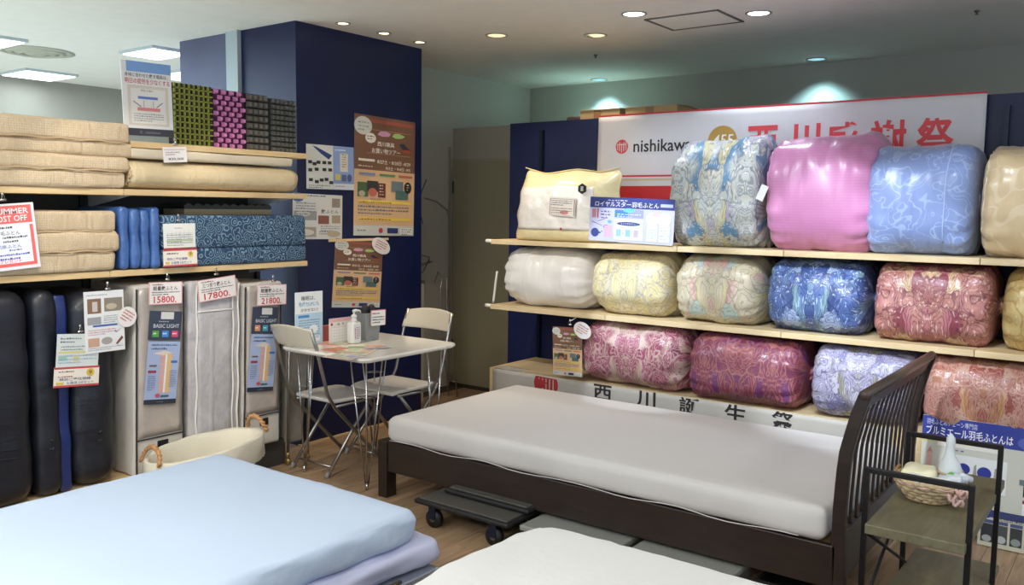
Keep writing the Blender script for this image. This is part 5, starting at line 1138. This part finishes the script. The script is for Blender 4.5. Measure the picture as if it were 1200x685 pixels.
ltag('price_card', ((64, 430.6), (116.5, 427.7), (115.4, 450.5), (62, 454.7)), M('card_cream', 'ece4d8', .45), [('r', 0, .9, 1, .1, 'c8484c'), ('r', 0, 0, 1, .1, 'c8484c'), ('l', .1, .74, .55, 1, .14, '3a2f30'), ('e', .80, .68, .09, .2, 'd8b850'), ('t', .765, .58, .07, .2, '9', '6a5020', .01), ('l', .08, .5, .55, 1, .12, 'a04a40'), ('t', .12, .32, .7, .14, '特別ご奉仕価格', '2f3a6a', .004), ('r', .05, .13, .16, .13, 'e0c060'), ('t', .28, .13, .6, .14, 'お買得 3点セット', '3a6a9a', .004)], 'red edged price card with a gold disc below the pale price table', 'card', None, x=-3.97)
P = [('r', .06, .70, .88, .27, 'ee6c68'), ('r', .06, .05, .88, .62, 'ee6c68'), ('r', .13, .10, .74, .60, 'eef0f4'), ('t', .16, .84, .72, .09, 'SUMMER', 'f4f2f2', .012), ('t', .12, .73, .72, .09, 'COST OFF', 'f4f2f2', .01), ('l', .2, .63, .5, 1, .06, '3a3c4a'), ('t', .16, .53, .5, .06, '羽毛ふとん', '3a3c4a', .004), ('l', .3, .48, .5, 2, .06, '3a3c4a'), ('t', .16, .33, .5, .055, '肌掛ふとん', '3a50b0', .004), ('l', .4, .29, .42, 1, .05, '3a50b0'), ('l', .2, .22, .6, 2, .06, '3a50b0'), ('t', .18, .11, .45, .055, 'プレゼント', 'e0485a', .006)]
ltag('sale_sign', ((-18, 241), (39, 236), (47.4, 312.6), (-12, 319)), M('sale_paper', 'e6e8ec', .4), P, 'white and coral sale sign headed SUMMER at the left edge', 'sign', None, x=-3.955, cl=(3, 234))

# folded rack behind the chair
t = thing('folded_rack', (-4.08, 3.26, 0), 'folded metal rack in a dull clear cover on small brass casters behind the chair', 'rack')
G().add([(-4.02, 3.19, .12), (-4.0, 3.30, .12), (-4.18, 3.30, .12), (-4.18, 3.19, .12), (-4.0, 3.20, .74), (-3.98, 3.36, .74), (-4.2, 3.36, .74), (-4.2, 3.20, .74)], [(0, 1, 5, 4), (1, 2, 6, 5), (2, 3, 7, 6), (3, 0, 4, 7), (4, 5, 6, 7), (3, 2, 1, 0)]).build('cover', M('cover_dull', '8a857c', .35, var=.12, vscale=14, bump=.6, bscale=16, coat=.6), t, bevel=.01)
for y in (3.185, 3.33):
    G().tube([(-3.99, y, .05), (-3.975, y+.01, .8)], .008, 8).build('upright', m_steel, t)
    G().tube([(-3.995, y-.008, .02), (-3.995, y+.008, .02)], .02, 14).build('caster', M('caster_brass', 'a8935a', .35, .6), t)
    G().tube([(-3.995, y, .04), (-3.99, y, .075)], .011, 10).build('caster_stem', M('caster_brass'), t)

# fabric storage basket on the floor
bc = Vector((-3.79, 2.52, 0)); m_can = M('canvas_cream', 'dcd6c4', .85, bump=.25, bscale=40, var=.03, vscale=5); m_hw = M('handle_wicker', 'bd8d5c', .7, bump=.6, bscale=80, var=.25, vscale=60)
t = thing('fabric_basket', bc, 'cream canvas lined basket with braided tan handles on the floor behind the blue bed', 'basket')
prof = [(.60, .0), (.78, .03), (.86, .14), (.93, .23), (.98, .302), (1.06, .325), (1.09, .312), (1.10, .265), (1.105, .20), (1.09, .195)]
g = G(); N = 72; vs = []
def rim(a): return .022*sin(a)-.020+.004*sin(a*2+1)+.002*sin(a*9)
for j, (s_, z_) in enumerate(prof):
    for k in range(N):
        a = 2*pi*k/N; f = s_*(1+.010*sin(a*9+j)); vs.append(bc+Vector((.165*f*cos(a), .295*f*sin(a), max(0.001, z_+(rim(a) if j > 2 else 0)+(.004*sin(a*23) if j > 7 else 0)))))
for j, (s_, z_) in enumerate([(1.0, .275), (.93, .24), (.86, .13), (.78, .045), (.3, .04)]):
    pass
inner = [(1.02, .318), (.95, .29), (.90, .2), (.82, .1), (.6, .02), (.05, .02)]
g.add(vs, [(j*N+k, j*N+(k+1) % N, (j+1)*N+(k+1) % N, (j+1)*N+k) for j in range(len(prof)-1) for k in range(N)]+[tuple(range(N))[::-1]], 0, True)
g.build('canvas_liner', m_can, t)
g = G(); vs = []
for j, (s_, z_) in enumerate(inner):
    for k in range(N): a = 2*pi*k/N; vs.append(bc+Vector((.165*s_*cos(a), .295*s_*sin(a), z_+(rim(a) if j < 3 else 0))))
g.add(vs, [(j*N+(k+1) % N, j*N+k, (j+1)*N+k, (j+1)*N+(k+1) % N) for j in range(len(inner)-1) for k in range(N)], 0, True); g.build('inside', m_can, t)
for sg in (-1, 1):
    for q_ in range(2):
        pts = []
        for i in range(33):
            f = i/32; a = pi*f; w_ = .085*cos(a); hgt = .10*sin(a)
            base = bc+Vector((w_*.9, sg*(.300-.5*w_*w_*3), .296+sg*.022+hgt*.75)); base.y += sg*(.02-.06*sin(a)*.5)
            base += Vector((.006*sin(i*1.1+q_*pi), .004*cos(i*1.1+q_*pi), .006*cos(i*1.1+q_*pi))); pts.append(base)
        G().tube(pts, .0075, 7).build('handle', m_hw, t)
